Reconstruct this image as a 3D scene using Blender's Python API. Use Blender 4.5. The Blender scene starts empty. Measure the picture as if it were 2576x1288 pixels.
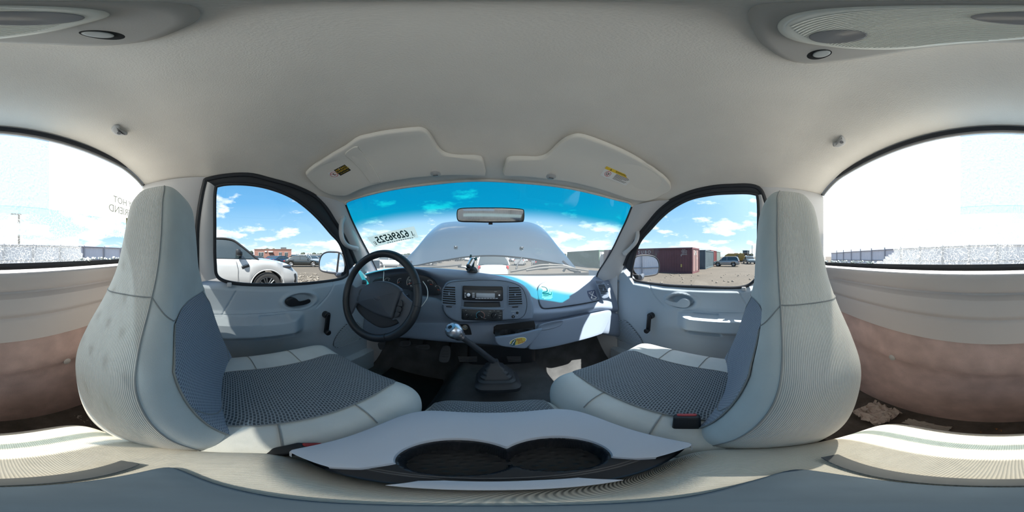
import bpy, bmesh, math, random
import numpy as np
from mathutils import Vector, Matrix

random.seed(7); rng = np.random.default_rng(7)
SC = bpy.context.scene
COL = SC.collection
UP = 1.40                      # height of the viewpoint above the ground
PI = math.pi

# ---------------------------------------------------------------- camera
cam_data = bpy.data.cameras.new('camera'); cam = bpy.data.objects.new('camera', cam_data); COL.objects.link(cam)
cam_data.type = 'PANO'
try: cam_data.cycles.panorama_type = 'EQUIRECTANGULAR'
except Exception: pass
try: cam_data.panorama_type = 'EQUIRECTANGULAR'
except Exception: pass
cam_data.clip_start = 0.005; cam_data.clip_end = 2000
cam.location = (0, 0, UP); cam.rotation_euler = (PI/2, 0, -math.radians(8.665))
SC.camera = cam

# ---------------------------------------------------------------- sky, sun, exposure
SUN = Vector((0.42, -0.57, 1.0)).normalized()
world = bpy.data.worlds.new('sky'); SC.world = world; world.use_nodes = True
def _sky():
    nt = world.node_tree; N = nt.nodes; L = nt.links; N.clear()
    out = N.new('ShaderNodeOutputWorld'); bg = N.new('ShaderNodeBackground')
    tc = N.new('ShaderNodeTexCoord'); sep = N.new('ShaderNodeSeparateXYZ')
    L.new(tc.outputs['Generated'], sep.inputs[0])
    grad = N.new('ShaderNodeValToRGB'); e = grad.color_ramp.elements
    e[0].position = 0.0; e[0].color = (0.62, 0.74, 0.80, 1)
    e[1].position = 1.0; e[1].color = (0.045, 0.16, 0.40, 1)
    m = grad.color_ramp.elements.new(0.10); m.color = (0.36, 0.58, 0.74, 1)
    m = grad.color_ramp.elements.new(0.32); m.color = (0.13, 0.37, 0.66, 1)
    L.new(sep.outputs['Z'], grad.inputs[0])
    # cloud field: directions projected on a flat layer
    zz = N.new('ShaderNodeMath'); zz.operation = 'MAXIMUM'; zz.inputs[1].default_value = 0.0
    L.new(sep.outputs['Z'], zz.inputs[0])
    za = N.new('ShaderNodeMath'); za.operation = 'ADD'; za.inputs[1].default_value = 0.30
    L.new(zz.outputs[0], za.inputs[0])
    dx = N.new('ShaderNodeMath'); dx.operation = 'DIVIDE'; dy = N.new('ShaderNodeMath'); dy.operation = 'DIVIDE'
    L.new(sep.outputs['X'], dx.inputs[0]); L.new(za.outputs[0], dx.inputs[1])
    L.new(sep.outputs['Y'], dy.inputs[0]); L.new(za.outputs[0], dy.inputs[1])
    cmb = N.new('ShaderNodeCombineXYZ'); L.new(dx.outputs[0], cmb.inputs[0]); L.new(dy.outputs[0], cmb.inputs[1])
    zs = N.new('ShaderNodeMath'); zs.operation = 'MULTIPLY'; zs.inputs[1].default_value = 3.2
    L.new(sep.outputs['Z'], zs.inputs[0]); L.new(zs.outputs[0], cmb.inputs[2])
    n1 = N.new('ShaderNodeTexNoise'); n1.inputs['Scale'].default_value = 2.3; n1.inputs['Detail'].default_value = 9
    n1.inputs['Roughness'].default_value = 0.58
    L.new(cmb.outputs[0], n1.inputs['Vector'])
    # the sky is cloudier low down and clearer overhead
    thr = N.new('ShaderNodeMapRange'); thr.inputs['From Min'].default_value = 0.0; thr.inputs['From Max'].default_value = 0.42
    thr.inputs['To Min'].default_value = 0.075; thr.inputs['To Max'].default_value = -0.13
    L.new(sep.outputs['Z'], thr.inputs['Value'])
    ad = N.new('ShaderNodeMath'); ad.operation = 'ADD'; L.new(n1.outputs[0], ad.inputs[0]); L.new(thr.outputs[0], ad.inputs[1])
    cr = N.new('ShaderNodeValToRGB'); c = cr.color_ramp.elements
    c[0].position = 0.50; c[0].color = (0, 0, 0, 1); c[1].position = 0.59; c[1].color = (1, 1, 1, 1)
    L.new(ad.outputs[0], cr.inputs[0])
    n2 = N.new('ShaderNodeTexNoise'); n2.inputs['Scale'].default_value = 4.0; n2.inputs['Detail'].default_value = 5
    L.new(cmb.outputs[0], n2.inputs['Vector'])
    cc = N.new('ShaderNodeValToRGB'); c = cc.color_ramp.elements
    c[0].position = 0.35; c[0].color = (0.62, 0.72, 0.82, 1); c[1].position = 0.62; c[1].color = (0.93, 0.95, 0.97, 1)
    L.new(n2.outputs[0], cc.inputs[0])
    mx = N.new('ShaderNodeMixRGB'); L.new(cr.outputs[0], mx.inputs[0]); L.new(grad.outputs[0], mx.inputs[1]); L.new(cc.outputs[0], mx.inputs[2])
    # bright haze round the sun
    dt = N.new('ShaderNodeVectorMath'); dt.operation = 'DOT_PRODUCT'; L.new(tc.outputs['Generated'], dt.inputs[0]); dt.inputs[1].default_value = SUN
    mxz = N.new('ShaderNodeMath'); mxz.operation = 'MAXIMUM'; mxz.inputs[1].default_value = 0; L.new(dt.outputs['Value'], mxz.inputs[0])
    pw = N.new('ShaderNodeMath'); pw.operation = 'POWER'; pw.inputs[1].default_value = 3.0; L.new(mxz.outputs[0], pw.inputs[0])
    gl = N.new('ShaderNodeMixRGB'); gl.blend_type = 'ADD'; gl.inputs[2].default_value = (1.25, 1.22, 1.15, 1); L.new(pw.outputs[0], gl.inputs[0]); L.new(mx.outputs[0], gl.inputs[1])
    L.new(gl.outputs[0], bg.inputs['Color']); bg.inputs['Strength'].default_value = 1.0
    L.new(bg.outputs[0], out.inputs[0])
_sky()
sun_d = bpy.data.lights.new('sun', 'SUN'); sun_d.energy = 10.5; sun_d.angle = math.radians(0.6); sun_d.color = (1.0, 0.95, 0.87)
sun = bpy.data.objects.new('sun', sun_d); COL.objects.link(sun); sun.location = (20, -30, 50)
sun.rotation_euler = SUN.to_track_quat('Z', 'Y').to_euler()
SC.view_settings.view_transform = 'Standard'; SC.view_settings.look = 'None'
SC.view_settings.exposure = 0.58; SC.view_settings.gamma = 1.0; SC.view_settings.use_curve_mapping = False
try:
    cy = SC.cycles
    cy.max_bounces = 14; cy.diffuse_bounces = 9; cy.glossy_bounces = 4; cy.transmission_bounces = 6; cy.transparent_max_bounces = 16
    cy.caustics_reflective = False; cy.caustics_refractive = False; cy.sample_clamp_indirect = 6.0
    cy.use_denoising = True
except Exception: pass

# ---------------------------------------------------------------- viewing rays -> points on planes of the cab
# cab frame: x to the right, y forward, z up, centred on the cab; the cab leans a little to its right
U0, KPX, CX, ROLL = 1226.0, 360/2576.0, 0.045, 0.016
def ray(u, v):
    a = math.radians((u-U0)*KPX); e = math.radians((644-v)*KPX)
    return np.array([math.sin(a)*math.cos(e), math.cos(a)*math.cos(e), math.sin(e)])
def TC(P):                     # cab frame -> world (without the lift UP)
    P = np.asarray(P, float); Q = P.copy()
    Q[..., 0] = P[..., 0]+CX; Q[..., 2] = P[..., 2]-ROLL*P[..., 0]+UP
    return Q
EYE = np.array([-CX, 0, -ROLL*CX])
def cray(u, v):
    r = ray(u, v); return np.array([r[0], r[1], r[2]+ROLL*r[0]])
def onplane(u, v, n, d):
    n = np.array(n, float); r = cray(u, v); s = (d-n@EYE)/(n@r); return EYE+s*r
def cab(u, v, x=None, y=None, z=None):
    if x is not None: return onplane(u, v, (1, 0, 0), x)
    if y is not None: return onplane(u, v, (0, 1, 0), y)
    return onplane(u, v, (0, 0, 1), z)
def onsurf(u, v, f, s0=0.05, s1=3.0):      # f(p) changes sign along the ray
    r = cray(u, v); a, b = s0, s1; fa = f(EYE+a*r)
    for _ in range(50):
        m = (a+b)/2; fm = f(EYE+m*r)
        if (fm > 0) == (fa > 0): a = m
        else: b = m
    return EYE+a*r
SK = .229
def sidex(z, s): return s*(.82-(z+.15)*SK)
def onside(u, v, s): return onplane(u, v, (1, 0, s*SK), s*(.82-.15*SK))

# ---------------------------------------------------------------- materials
MATS = {}
def mat(name, color=(.5, .5, .5), rough=.6, metal=0.0, bump=None, spec=.5, coat=0.0, var=None, emis=None, sheen=0.0):
    if name in MATS: return MATS[name]
    m = bpy.data.materials.new(name); m.use_nodes = True; MATS[name] = m
    nt = m.node_tree; N = nt.nodes; L = nt.links; b = N['Principled BSDF']
    b.inputs['Base Color'].default_value = (*color, 1); b.inputs['Roughness'].default_value = rough
    b.inputs['Metallic'].default_value = metal; b.inputs['Specular IOR Level'].default_value = spec
    b.inputs['Coat Weight'].default_value = coat
    if sheen: b.inputs['Sheen Weight'].default_value = sheen
    tc = N.new('ShaderNodeTexCoord')
    if var:       # (scale, amount) soft colour variation
        n = N.new('ShaderNodeTexNoise'); n.inputs['Scale'].default_value = var[0]; n.inputs['Detail'].default_value = 4
        L.new(tc.outputs['Object'], n.inputs['Vector'])
        mr = N.new('ShaderNodeMapRange'); mr.inputs['From Min'].default_value = .3; mr.inputs['From Max'].default_value = .7
        mr.inputs['To Min'].default_value = 1-var[1]; mr.inputs['To Max'].default_value = 1+var[1]; L.new(n.outputs[0], mr.inputs['Value'])
        mm = N.new('ShaderNodeMixRGB'); mm.blend_type = 'MULTIPLY'; mm.inputs[0].default_value = 1; mm.inputs[1].default_value = (*color, 1)
        L.new(mr.outputs[0], mm.inputs[2]); L.new(mm.outputs[0], b.inputs['Base Color'])
    if bump:      # (scale, strength, distance)
        n = N.new('ShaderNodeTexNoise'); n.inputs['Scale'].default_value = bump[0]; n.inputs['Detail'].default_value = 3
        L.new(tc.outputs['Object'], n.inputs['Vector'])
        bp = N.new('ShaderNodeBump'); bp.inputs['Strength'].default_value = bump[1]; bp.inputs['Distance'].default_value = bump[2] if len(bump) > 2 else .001
        L.new(n.outputs[0], bp.inputs['Height']); L.new(bp.outputs[0], b.inputs['Normal'])
    if emis: b.inputs['Emission Color'].default_value = (*emis[:3], 1); b.inputs['Emission Strength'].default_value = emis[3]
    return m

def uvmat(name, kind, c1, c2, scale=1.0, rough=.85, bumpd=.001):
    """cloth materials laid out in metres along the UVs of the patch: 'rib' = fine ribs, 'weave' = staggered dashes"""
    m = bpy.data.materials.new(name); m.use_nodes = True; MATS[name] = m
    nt = m.node_tree; N = nt.nodes; L = nt.links; b = N['Principled BSDF']; b.inputs['Roughness'].default_value = rough
    b.inputs['Specular IOR Level'].default_value = .25; b.inputs['Sheen Weight'].default_value = .15
    uv = N.new('ShaderNodeUVMap'); mp = N.new('ShaderNodeMapping'); L.new(uv.outputs[0], mp.inputs[0])
    mp.inputs['Scale'].default_value = (scale, scale, scale)
    bp = N.new('ShaderNodeBump'); bp.inputs['Strength'].default_value = .6; bp.inputs['Distance'].default_value = bumpd
    mix = N.new('ShaderNodeMixRGB'); mix.inputs[1].default_value = (*c1, 1); mix.inputs[2].default_value = (*c2, 1)
    if kind == 'rib':
        w = N.new('ShaderNodeTexWave'); w.wave_type = 'BANDS'; w.bands_direction = 'X'; w.inputs['Scale'].default_value = 1.0
        w.inputs['Distortion'].default_value = .4; w.inputs['Detail'].default_value = 1.0
        L.new(mp.outputs[0], w.inputs['Vector']); L.new(w.outputs[1] if len(w.outputs) > 1 else w.outputs[0], mix.inputs[0]); L.new(w.outputs[0], bp.inputs['Height'])
    else:
        br = N.new('ShaderNodeTexBrick'); br.offset = .5; br.inputs['Scale'].default_value = 1.0
        br.inputs['Color1'].default_value = (0, 0, 0, 1); br.inputs['Color2'].default_value = (.12, .12, .12, 1); br.inputs['Mortar'].default_value = (1, 1, 1, 1)
        br.inputs['Mortar Size'].default_value = .16; br.inputs['Mortar Smooth'].default_value = .6
        br.inputs['Brick Width'].default_value = 1.05; br.inputs['Row Height'].default_value = .62
        L.new(mp.outputs[0], br.inputs['Vector'])
        L.new(br.outputs[0], mix.inputs[0]); L.new(br.outputs[0], bp.inputs['Height'])
    L.new(mix.outputs[0], b.inputs['Base Color']); L.new(bp.outputs[0], b.inputs['Normal'])
    return m

def glassmat(name, tint=(.96, .98, .97), refl=1.0, tintfn=None, rough=0.0):
    """thin pane: clear transmission with a fresnel reflection"""
    m = bpy.data.materials.new(name); m.use_nodes = True; MATS[name] = m
    nt = m.node_tree; N = nt.nodes; L = nt.links; N.clear()
    out = N.new('ShaderNodeOutputMaterial'); tr = N.new('ShaderNodeBsdfTransparent'); gl = N.new('ShaderNodeBsdfGlossy')
    tr.inputs[0].default_value = (*tint, 1); gl.inputs['Roughness'].default_value = rough
    fr = N.new('ShaderNodeFresnel'); fr.inputs[0].default_value = 1.45
    ml = N.new('ShaderNodeMath'); ml.operation = 'MULTIPLY'; ml.inputs[1].default_value = refl; L.new(fr.outputs[0], ml.inputs[0])
    mx = N.new('ShaderNodeMixShader'); L.new(ml.outputs[0], mx.inputs[0]); L.new(tr.outputs[0], mx.inputs[1]); L.new(gl.outputs[0], mx.inputs[2])
    L.new(mx.outputs[0], out.inputs[0])
    if tintfn: tintfn(N, L, tr)
    return m

# ---------------------------------------------------------------- geometry: every function returns (verts, faces, uv-or-None)
def geo(*gs):
    V = []; F = []; U = []; n = 0; anyuv = any(len(g) > 2 and g[2] is not None for g in gs)
    for g in gs:
        v = np.asarray(g[0], float); V.append(v); F += [tuple(i+n for i in f) for f in g[1]]
        if anyuv: U.append(np.asarray(g[2], float) if len(g) > 2 and g[2] is not None else np.zeros((len(v), 2)))
        n += len(v)
    return np.concatenate(V), F, (np.concatenate(U) if anyuv else None)
def flip(g): return (g[0], [tuple(reversed(f)) for f in g[1]], g[2] if len(g) > 2 else None)
def mirx(g):
    v = np.array(g[0], float); v[:, 0] *= -1; return flip((v, g[1], g[2] if len(g) > 2 else None))
def move(g, d=(0, 0, 0), R=None, s=None):
    v = np.array(g[0], float)
    if s is not None: v = v*np.array(s)
    if R is not None: v = v@np.array(R.to_3x3()).T
    return (v+np.array(d), g[1], g[2] if len(g) > 2 else None)
def rotm(ax, deg): return Matrix.Rotation(math.radians(deg), 3, ax)
def frame(n, up=(0, 0, 1)):     # 3x3 with columns ex, ey, en ; en = n
    n = Vector(n).normalized(); ex = Vector(up).cross(n)
    if ex.length < 1e-5: ex = Vector((1, 0, 0))
    ex.normalize(); ey = n.cross(ex); return Matrix((ex, ey, n)).transposed()
def grid(P, cu=False, cv=False, uv=True):
    P = np.asarray(P, float); nu, nv = P.shape[:2]; F = []
    for i in range(nu-(0 if cu else 1)):
        for j in range(nv-(0 if cv else 1)):
            a = i*nv+j; b = i*nv+(j+1) % nv; c = ((i+1) % nu)*nv+(j+1) % nv; d = ((i+1) % nu)*nv+j
            F.append((a, b, c, d))
    U = None
    if uv:
        du = np.linalg.norm(np.diff(P, axis=0), axis=2); dv = np.linalg.norm(np.diff(P, axis=1), axis=2)
        su = np.concatenate([np.zeros((1, nv)), np.cumsum(du, 0)]); sv = np.concatenate([np.zeros((nu, 1)), np.cumsum(dv, 1)], 1)
        U = np.stack([su, sv], 2).reshape(-1, 2)
    return P.reshape(-1, 3), F, U
def rings(R, cap=True, closed=True):  # loft of closed rings
    R = np.asarray(R, float); v, f, u = grid(R, cv=True); nu, nv = R.shape[:2]
    if cap:
        f.append(tuple(range(nv-1, -1, -1))[::-1][::-1]); f.append(tuple((nu-1)*nv+j for j in range(nv)))
        f[-2] = tuple(reversed(range(nv))) if False else tuple(range(nv))[::-1]
    return v, f, u
def box(c=(0, 0, 0), s=(1, 1, 1), r=0.0, seg=2, R=None):
    bm = bmesh.new(); bmesh.ops.create_cube(bm, size=1.0)
    for v in bm.verts: v.co = Vector((v.co.x*s[0], v.co.y*s[1], v.co.z*s[2]))
    if r > 0: bmesh.ops.bevel(bm, geom=bm.edges[:], offset=min(r, min(s)*.49), segments=seg, profile=.5, affect='EDGES')
    V = np.array([v.co[:] for v in bm.verts]); bm.verts.index_update(); F = [tuple(v.index for v in f.verts) for f in bm.faces]; bm.free()
    if R is not None: V = V@np.array(R.to_3x3()).T
    return V+np.array(c), F, None
def lathe(prof, c=(0, 0, 0), ax=(0, 0, 1), n=24, cap=True):  # prof: list of (r, h)
    M = np.array(frame(ax)); th = np.linspace(0, 2*PI, n, endpoint=False)
    R = [[M@np.array([max(r, 1e-5)*math.cos(t), max(r, 1e-5)*math.sin(t), h])+np.array(c) for t in th] for r, h in prof]
    return rings(R, cap)
def cyl(p0, p1, r0, r1=None, n=16, bev=0.0):
    p0 = np.array(p0, float); p1 = np.array(p1, float); h = np.linalg.norm(p1-p0); r1 = r0 if r1 is None else r1
    pr = [(r0, 0), (r1, h)] if bev <= 0 else [(r0-bev, 0), (r0, bev), (r1, h-bev), (r1-bev, h)]
    return lathe(pr, p0, p1-p0, n)
def smooth(pts, n, closed=False):    # Catmull-Rom resample
    P = np.asarray(pts, float); m = len(P); out = []
    for k in range(n):
        t = k/(n if closed else n-1)*(m if closed else m-1); i = int(math.floor(t)); f = t-i
        if not closed and i >= m-1: i = m-2; f = 1.0
        g = (lambda j: P[j % m]) if closed else (lambda j: P[j] if 0 <= j < m else (2*P[0]-P[1] if j < 0 else 2*P[m-1]-P[m-2]))
        a, b, c, d = g(i-1), g(i), g(i+1), g(i+2)
        out.append(.5*((2*b)+(-a+c)*f+(2*a-5*b+4*c-d)*f*f+(-a+3*b-3*c+d)*f**3))
    return np.array(out)
def tube(path, r, n=8, closed=False, cap=True, sx=1.0, sy=1.0, up=None):
    P = np.asarray(path, float); m = len(P); rr = np.broadcast_to(np.asarray(r, float), (m,))
    T = (np.roll(P, -1, 0)-np.roll(P, 1, 0)) if closed else np.gradient(P, axis=0)
    T /= np.linalg.norm(T, axis=1)[:, None]+1e-12
    if up is None:
        up = np.array([0, 0, 1.]) if abs(T[0][2]) < .9 else np.array([1., 0, 0])
    nrm = np.array(up, float)-T[0]*(T[0]@np.array(up)); nrm /= np.linalg.norm(nrm); R = []
    for i in range(m):
        nrm = nrm-T[i]*(T[i]@nrm); nrm /= np.linalg.norm(nrm)+1e-12; b = np.cross(T[i], nrm)
        R.append([P[i]+rr[i]*(sx*math.cos(t)*b+sy*math.sin(t)*nrm) for t in np.linspace(0, 2*PI, n, endpoint=False)])
    R = np.array(R)
    if closed: return grid(R, cu=True, cv=True)
    return rings(R, cap)
def rrect(w, h, r, n=5):        # rounded rectangle outline, counter-clockwise
    o = []; r = min(r, w/2-1e-5, h/2-1e-5)
    for cx, cy, a in ((w/2-r, h/2-r, 0), (-w/2+r, h/2-r, 90), (-w/2+r, -h/2+r, 180), (w/2-r, -h/2+r, 270)):
        for k in range(n+1):
            t = math.radians(a+90*k/n); o.append((cx+r*math.cos(t), cy+r*math.sin(t)))
    return np.array(o)
def ellipse(a, b, n=32): return np.array([(a*math.cos(t), b*math.sin(t)) for t in np.linspace(0, 2*PI, n, endpoint=False)])
def inset(o, d):
    o = np.asarray(o, float); c = o.mean(0); q = np.roll(o, -1, 0)-np.roll(o, 1, 0); nn = np.stack([q[:, 1], -q[:, 0]], 1)
    nn /= np.linalg.norm(nn, axis=1)[:, None]+1e-12; return o-nn*d
def rinset(o, d):                # pull an outline towards its middle
    o = np.asarray(o, float); c = o.mean(0); r = np.linalg.norm(o-c, axis=1); return c+(o-c)*np.clip(1-d/r, .02, 1)[:, None]
def plate(o, th, bev=0.0, seg=2, M=None, c=(0, 0, 0), radial=False, dome=None):   # extrude outline (ccw in ex,ey) from 0 to th along en with a rounded upper edge
    inset = rinset if radial else globals()['inset']
    o = np.asarray(o, float); R = [np.c_[o, np.zeros(len(o))]]
    if bev > 0:
        R.append(np.c_[o, np.full(len(o), th-bev)])
        for k in range(1, seg+1):
            a = PI/2*k/seg; R.append(np.c_[inset(o, bev*(1-math.cos(a))), np.full(len(o), th-bev+bev*math.sin(a))])
    else: R.append(np.c_[o, np.full(len(o), th)])
    if dome is not None:
        b = R[-1][:, :2]; m = b.mean(0)
        for q in (.8, .6, .4, .2, .02): R.append(np.c_[m+(b-m)*q, np.full(len(o), th+dome*(1-q*q))])
    v, f, u = rings(np.array(R), True)
    if M is not None: v = v@np.array(M).T
    return v+np.array(c), f, None
def ringplate(o, i, th, M=None, c=(0, 0, 0)):    # flat ring between two outlines of equal count
    o = np.asarray(o, float); i = np.asarray(i, float); z = np.zeros(len(o)); t = np.full(len(o), th)
    R = np.array([np.c_[o, z], np.c_[o, t], np.c_[i, t], np.c_[i, z]]); v, f, u = grid(R, cu=True, cv=True)
    if M is not None: v = v@np.array(M).T
    return v+np.array(c), f, None
def sheet(P, th, nrm=None):     # closed thick sheet from a grid; th along the grid normals (sign picks the side)
    P = np.asarray(P, float); nu, nv = P.shape[:2]
    if nrm is None:
        a = np.gradient(P, axis=0); b = np.gradient(P, axis=1); q = np.cross(a, b); q /= np.linalg.norm(q, axis=2)[..., None]+1e-12
    else: q = np.broadcast_to(np.array(nrm, float), P.shape)
    Q = P+q*th; v1, f1, u1 = grid(P); v2, f2, u2 = grid(Q); n = nu*nv; F = [tuple(reversed(f)) for f in f1]+[tuple(i+n for i in f) for f in f2]
    bd = [i*nv for i in range(nu)]+[(nu-1)*nv+j for j in range(1, nv)]+[i*nv+nv-1 for i in range(nu-2, -1, -1)]+[j for j in range(nv-2, 0, -1)]
    for k in range(len(bd)):
        a, b = bd[k], bd[(k+1) % len(bd)]; F.append((a, b, b+n, a+n))
    return np.concatenate([v1, v2]), F, np.concatenate([u1, u2])
def ball(c, r, n=16, m=10, s=(1, 1, 1)):
    pr = [(r*math.sin(PI*k/m), -r*math.cos(PI*k/m)) for k in range(m+1)]
    g = lathe(pr, (0, 0, 0), (0, 0, 1), n, cap=False); return move(g, c, s=s)
def fan(o3):  # n-gon
    return np.asarray(o3, float), [tuple(range(len(o3)))], None
_fontcache = {}
def text(s, size, ext=.0004, mirror=False, align='CENTER', sx=1.0, shear=0.0, spacing=1.0, bold=0.0):
    key = (s, size, ext, mirror, align, sx, shear, spacing, bold)
    if key not in _fontcache:
        cu = bpy.data.curves.new('lettering', 'FONT'); cu.body = s; cu.size = size; cu.extrude = ext; cu.align_x = align; cu.align_y = 'CENTER'; cu.resolution_u = 3
        cu.shear = shear; cu.space_character = spacing; cu.offset = bold
        ob = bpy.data.objects.new('lettering', cu); COL.objects.link(ob); dg = bpy.context.evaluated_depsgraph_get(); dg.update()
        me = bpy.data.meshes.new_from_object(ob.evaluated_get(dg)); V = np.array([v.co[:] for v in me.vertices]).reshape(-1, 3); F = [tuple(p.vertices) for p in me.polygons]
        bpy.data.objects.remove(ob); bpy.data.curves.remove(cu); bpy.data.meshes.remove(me)
        V[:, 0] *= sx
        if mirror: V[:, 0] *= -1; F = [tuple(reversed(f)) for f in F]
        _fontcache[key] = (V, F)
    return _fontcache[key][0].copy(), list(_fontcache[key][1]), None
def put(g, M, c):               # local (ex,ey,en) -> space
    return np.asarray(g[0])@np.array(M).T+np.array(c), g[1], g[2] if len(g) > 2 else None

# ---------------------------------------------------------------- objects
WPOS = {}
def tag(o, label=None, cat=None, group=None, kind=None):
    if label: o['label'] = label
    if cat: o['category'] = cat
    if group: o['group'] = group
    if kind: o['kind'] = kind
    return o
def mesh(name, g, m, parent=None, incab=True, sm=True, origin=None, angle=40):
    """link one mesh object; with incab the vertices are in the cab frame"""
    V = np.asarray(g[0], float); F = g[1]
    if incab: V = TC(V)
    if parent is not None: o = np.array(WPOS.get(parent.name, (0, 0, 0)), float) if incab else np.zeros(3)
    elif incab: o = (TC(np.array(origin, float)) if origin is not None else np.array([V[:, 0].mean(), V[:, 1].mean(), V[:, 2].min()]))
    else: o = np.array(origin, float) if origin is not None else np.zeros(3)
    me = bpy.data.meshes.new(name); me.from_pydata((V-o).tolist(), [], F); 
    if isinstance(m, (list, tuple)):
        for q in m: me.materials.append(q)
    else: me.materials.append(m)
    if len(g) > 2 and g[2] is not None:
        uvl = me.uv_layers.new(name='UVMap'); li = np.empty(len(me.loops), int); me.loops.foreach_get('vertex_index', li)
        uvl.data.foreach_set('uv', np.asarray(g[2], float)[li].ravel())
    me.validate(); 
    if sm:
        me.polygons.foreach_set('use_smooth', [True]*len(me.polygons))
        try: me.set_sharp_from_angle(angle=math.radians(angle))
        except Exception: pass
    ob = bpy.data.objects.new(name, me); COL.objects.link(ob)
    if parent is not None: ob.parent = parent
    else: ob.location = o
    WPOS[ob.name] = tuple(o)
    return ob
def fixn(g):                    # recalculate outward normals
    bm = bmesh.new(); vs = [bm.verts.new(v) for v in np.asarray(g[0])]
    for f in g[1]:
        try: bm.faces.new([vs[i] for i in f])
        except Exception: pass
    bmesh.ops.recalc_face_normals(bm, faces=bm.faces[:]); bm.verts.index_update()
    F = [tuple(v.index for v in f.verts) for f in bm.faces]; bm.free(); return g[0], F, g[2] if len(g) > 2 else None
def thing(name, label, cat, base, group=None, incab=True, rz=0.0):
    o = bpy.data.objects.new(name, None); COL.objects.link(o); o.empty_display_size = .05
    w = TC(np.array(base, float)) if incab else np.array(base, float)
    o.location = w; o.rotation_euler = (0, 0, rz); WPOS[o.name] = tuple(w)
    return tag(o, label, cat, group)
def duptree(r, loc, rz=0.0, scale=None):
    c = r.copy(); COL.objects.link(c); c.location = loc; c.rotation_euler = (0, 0, rz)
    if scale: c.scale = scale
    for ch in list(r.children):
        d = ch.copy(); COL.objects.link(d); d.parent = c
        for g in list(ch.children):
            e = g.copy(); COL.objects.link(e); e.parent = d
    return c
def struct(name, g, m, parent=None, sm=True, incab=True, angle=40):
    o = mesh(name, g, m, parent, incab, sm, angle=angle)
    if parent is None: o['kind'] = 'structure'
    return o
def lerp(a, b, t): return a+(b-a)*t
def sstep(a, b, x):
    t = np.clip((x-a)/(b-a), 0, 1); return t*t*(3-2*t)
# ================================================================ materials of the cab
HEAD = mat('headliner_cloth', (.76, .715, .65), .95, bump=(420, .5, .0012), var=(9, .03), spec=.1)
VISOR = mat('visor_cloth', (.78, .745, .68), .95, bump=(600, .35, .0008), spec=.1)
TRIM = mat('grey_trim_plastic', (.62, .615, .62), .55, bump=(900, .25, .0004), spec=.35)
DOORP = mat('door_plastic', (.46, .525, .585), .55, bump=(900, .3, .0004), spec=.35)
DASH = mat('dash_plastic', (.225, .275, .36), .5, bump=(1000, .35, .0004), spec=.4, var=(3, .05))
DASHT = mat('dash_pad', (.25, .265, .30), .55, bump=(1000, .35, .0004), spec=.35)
DASHL = mat('dash_lower_plastic', (.19, .23, .30), .5, bump=(900, .35, .0004), spec=.4)
RUB = mat('black_rubber', (.022, .024, .03), .55)
BLACK = mat('black_plastic', (.015, .016, .02), .4, spec=.45)
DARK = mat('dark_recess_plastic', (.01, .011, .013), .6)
CARPET = mat('brown_carpet', (.68, .50, .46), 1.0, bump=(700, .8, .002), var=(14, .16), spec=.05)
LEDGE = mat('rear_trim_plastic', (.66, .605, .59), .5, bump=(900, .3, .0004), spec=.4)
FLOORM = mat('floor_rubber', (.075, .078, .082), .75, bump=(160, .5, .002), var=(11, .25), spec=.25)
CHROME = mat('chrome', (.75, .76, .78), .12, metal=1.0)
SATIN = mat('satin_metal', (.72, .74, .8), .28, metal=1.0)
FABRIC = mat('seat_cloth', (.66, .67, .64), .95, bump=(900, .5, .0008), var=(16, .05), spec=.1, sheen=.15)
FRIB = uvmat('seat_ribbed_cloth', 'rib', (.76, .72, .65), (.52, .50, .46), scale=140, bumpd=.0009)
FWEAVE = uvmat('seat_woven_insert', 'weave', (.075, .085, .095), (.31, .335, .35), scale=110, bumpd=.0018)
FWEAVEB = uvmat('seat_back_woven_insert', 'weave', (.16, .18, .225), (.40, .43, .49), scale=104, bumpd=.0018)
CREAM = uvmat('folded_seat_cloth', 'rib', (.70, .655, .56), (.56, .53, .46), scale=140, bumpd=.0008)
GLASS = glassmat('clear_glass', (.95, .975, .975), .9)
MIRROR = mat('mirror_silver', (.86, .88, .9), .02, metal=1.0)
PAINT = mat('blue_grey_paint', (.022, .042, .062), .2, metal=.35, coat=1.0, spec=.6)
WHITE = mat('white_print', (.8, .8, .78), .6)
BLKPRINT = mat('black_print', (.012, .012, .012), .6)
REDP = mat('red_print', (.62, .03, .05), .6)
YELP = mat('yellow_print', (.85, .58, .04), .55)

# ================================================================ cab shell
def ceilz(x, y):
    dx = .085*(np.abs(x)/.705)**2.6
    dy = np.where(y > .05, .135*(np.clip(y-.05, 0, 9)/.53)**1.9, 0)+np.where(y < -.1, .055*(np.clip(-y-.1, 0, 9)/.28)**2, 0)
    return .438-np.sqrt(dx*dx+dy*dy)
def wsy(x, z): return 1.02-(z+.12)*1.077-.25*(x+.03)**2          # the curved windscreen, y over (x, z)
def onws(u, v): return onsurf(u, v, lambda p: p[1]-wsy(p[0], p[2]))
W = {-1: [(-.06, -.115), (-.075, -.04), (-.073, .12), (-.068, .27), (-.045, .300), (.06, .305), (.164, .292), (.276, .258), (.388, .194), (.494, .114), (.580, .045), (.660, -.105), (.62, -.150), (.40, -.160), (.20, -.156), (.03, -.145)],
     1: [(-.055, -.12), (-.077, -.06), (-.074, .12), (-.069, .285), (-.045, .316), (.06, .319), (.16, .316), (.27, .30), (.385, .252), (.50, .172), (.61, .078), (.695, -.10), (.67, -.152), (.45, -.163), (.24, -.158), (.02, -.155)]}
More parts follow.
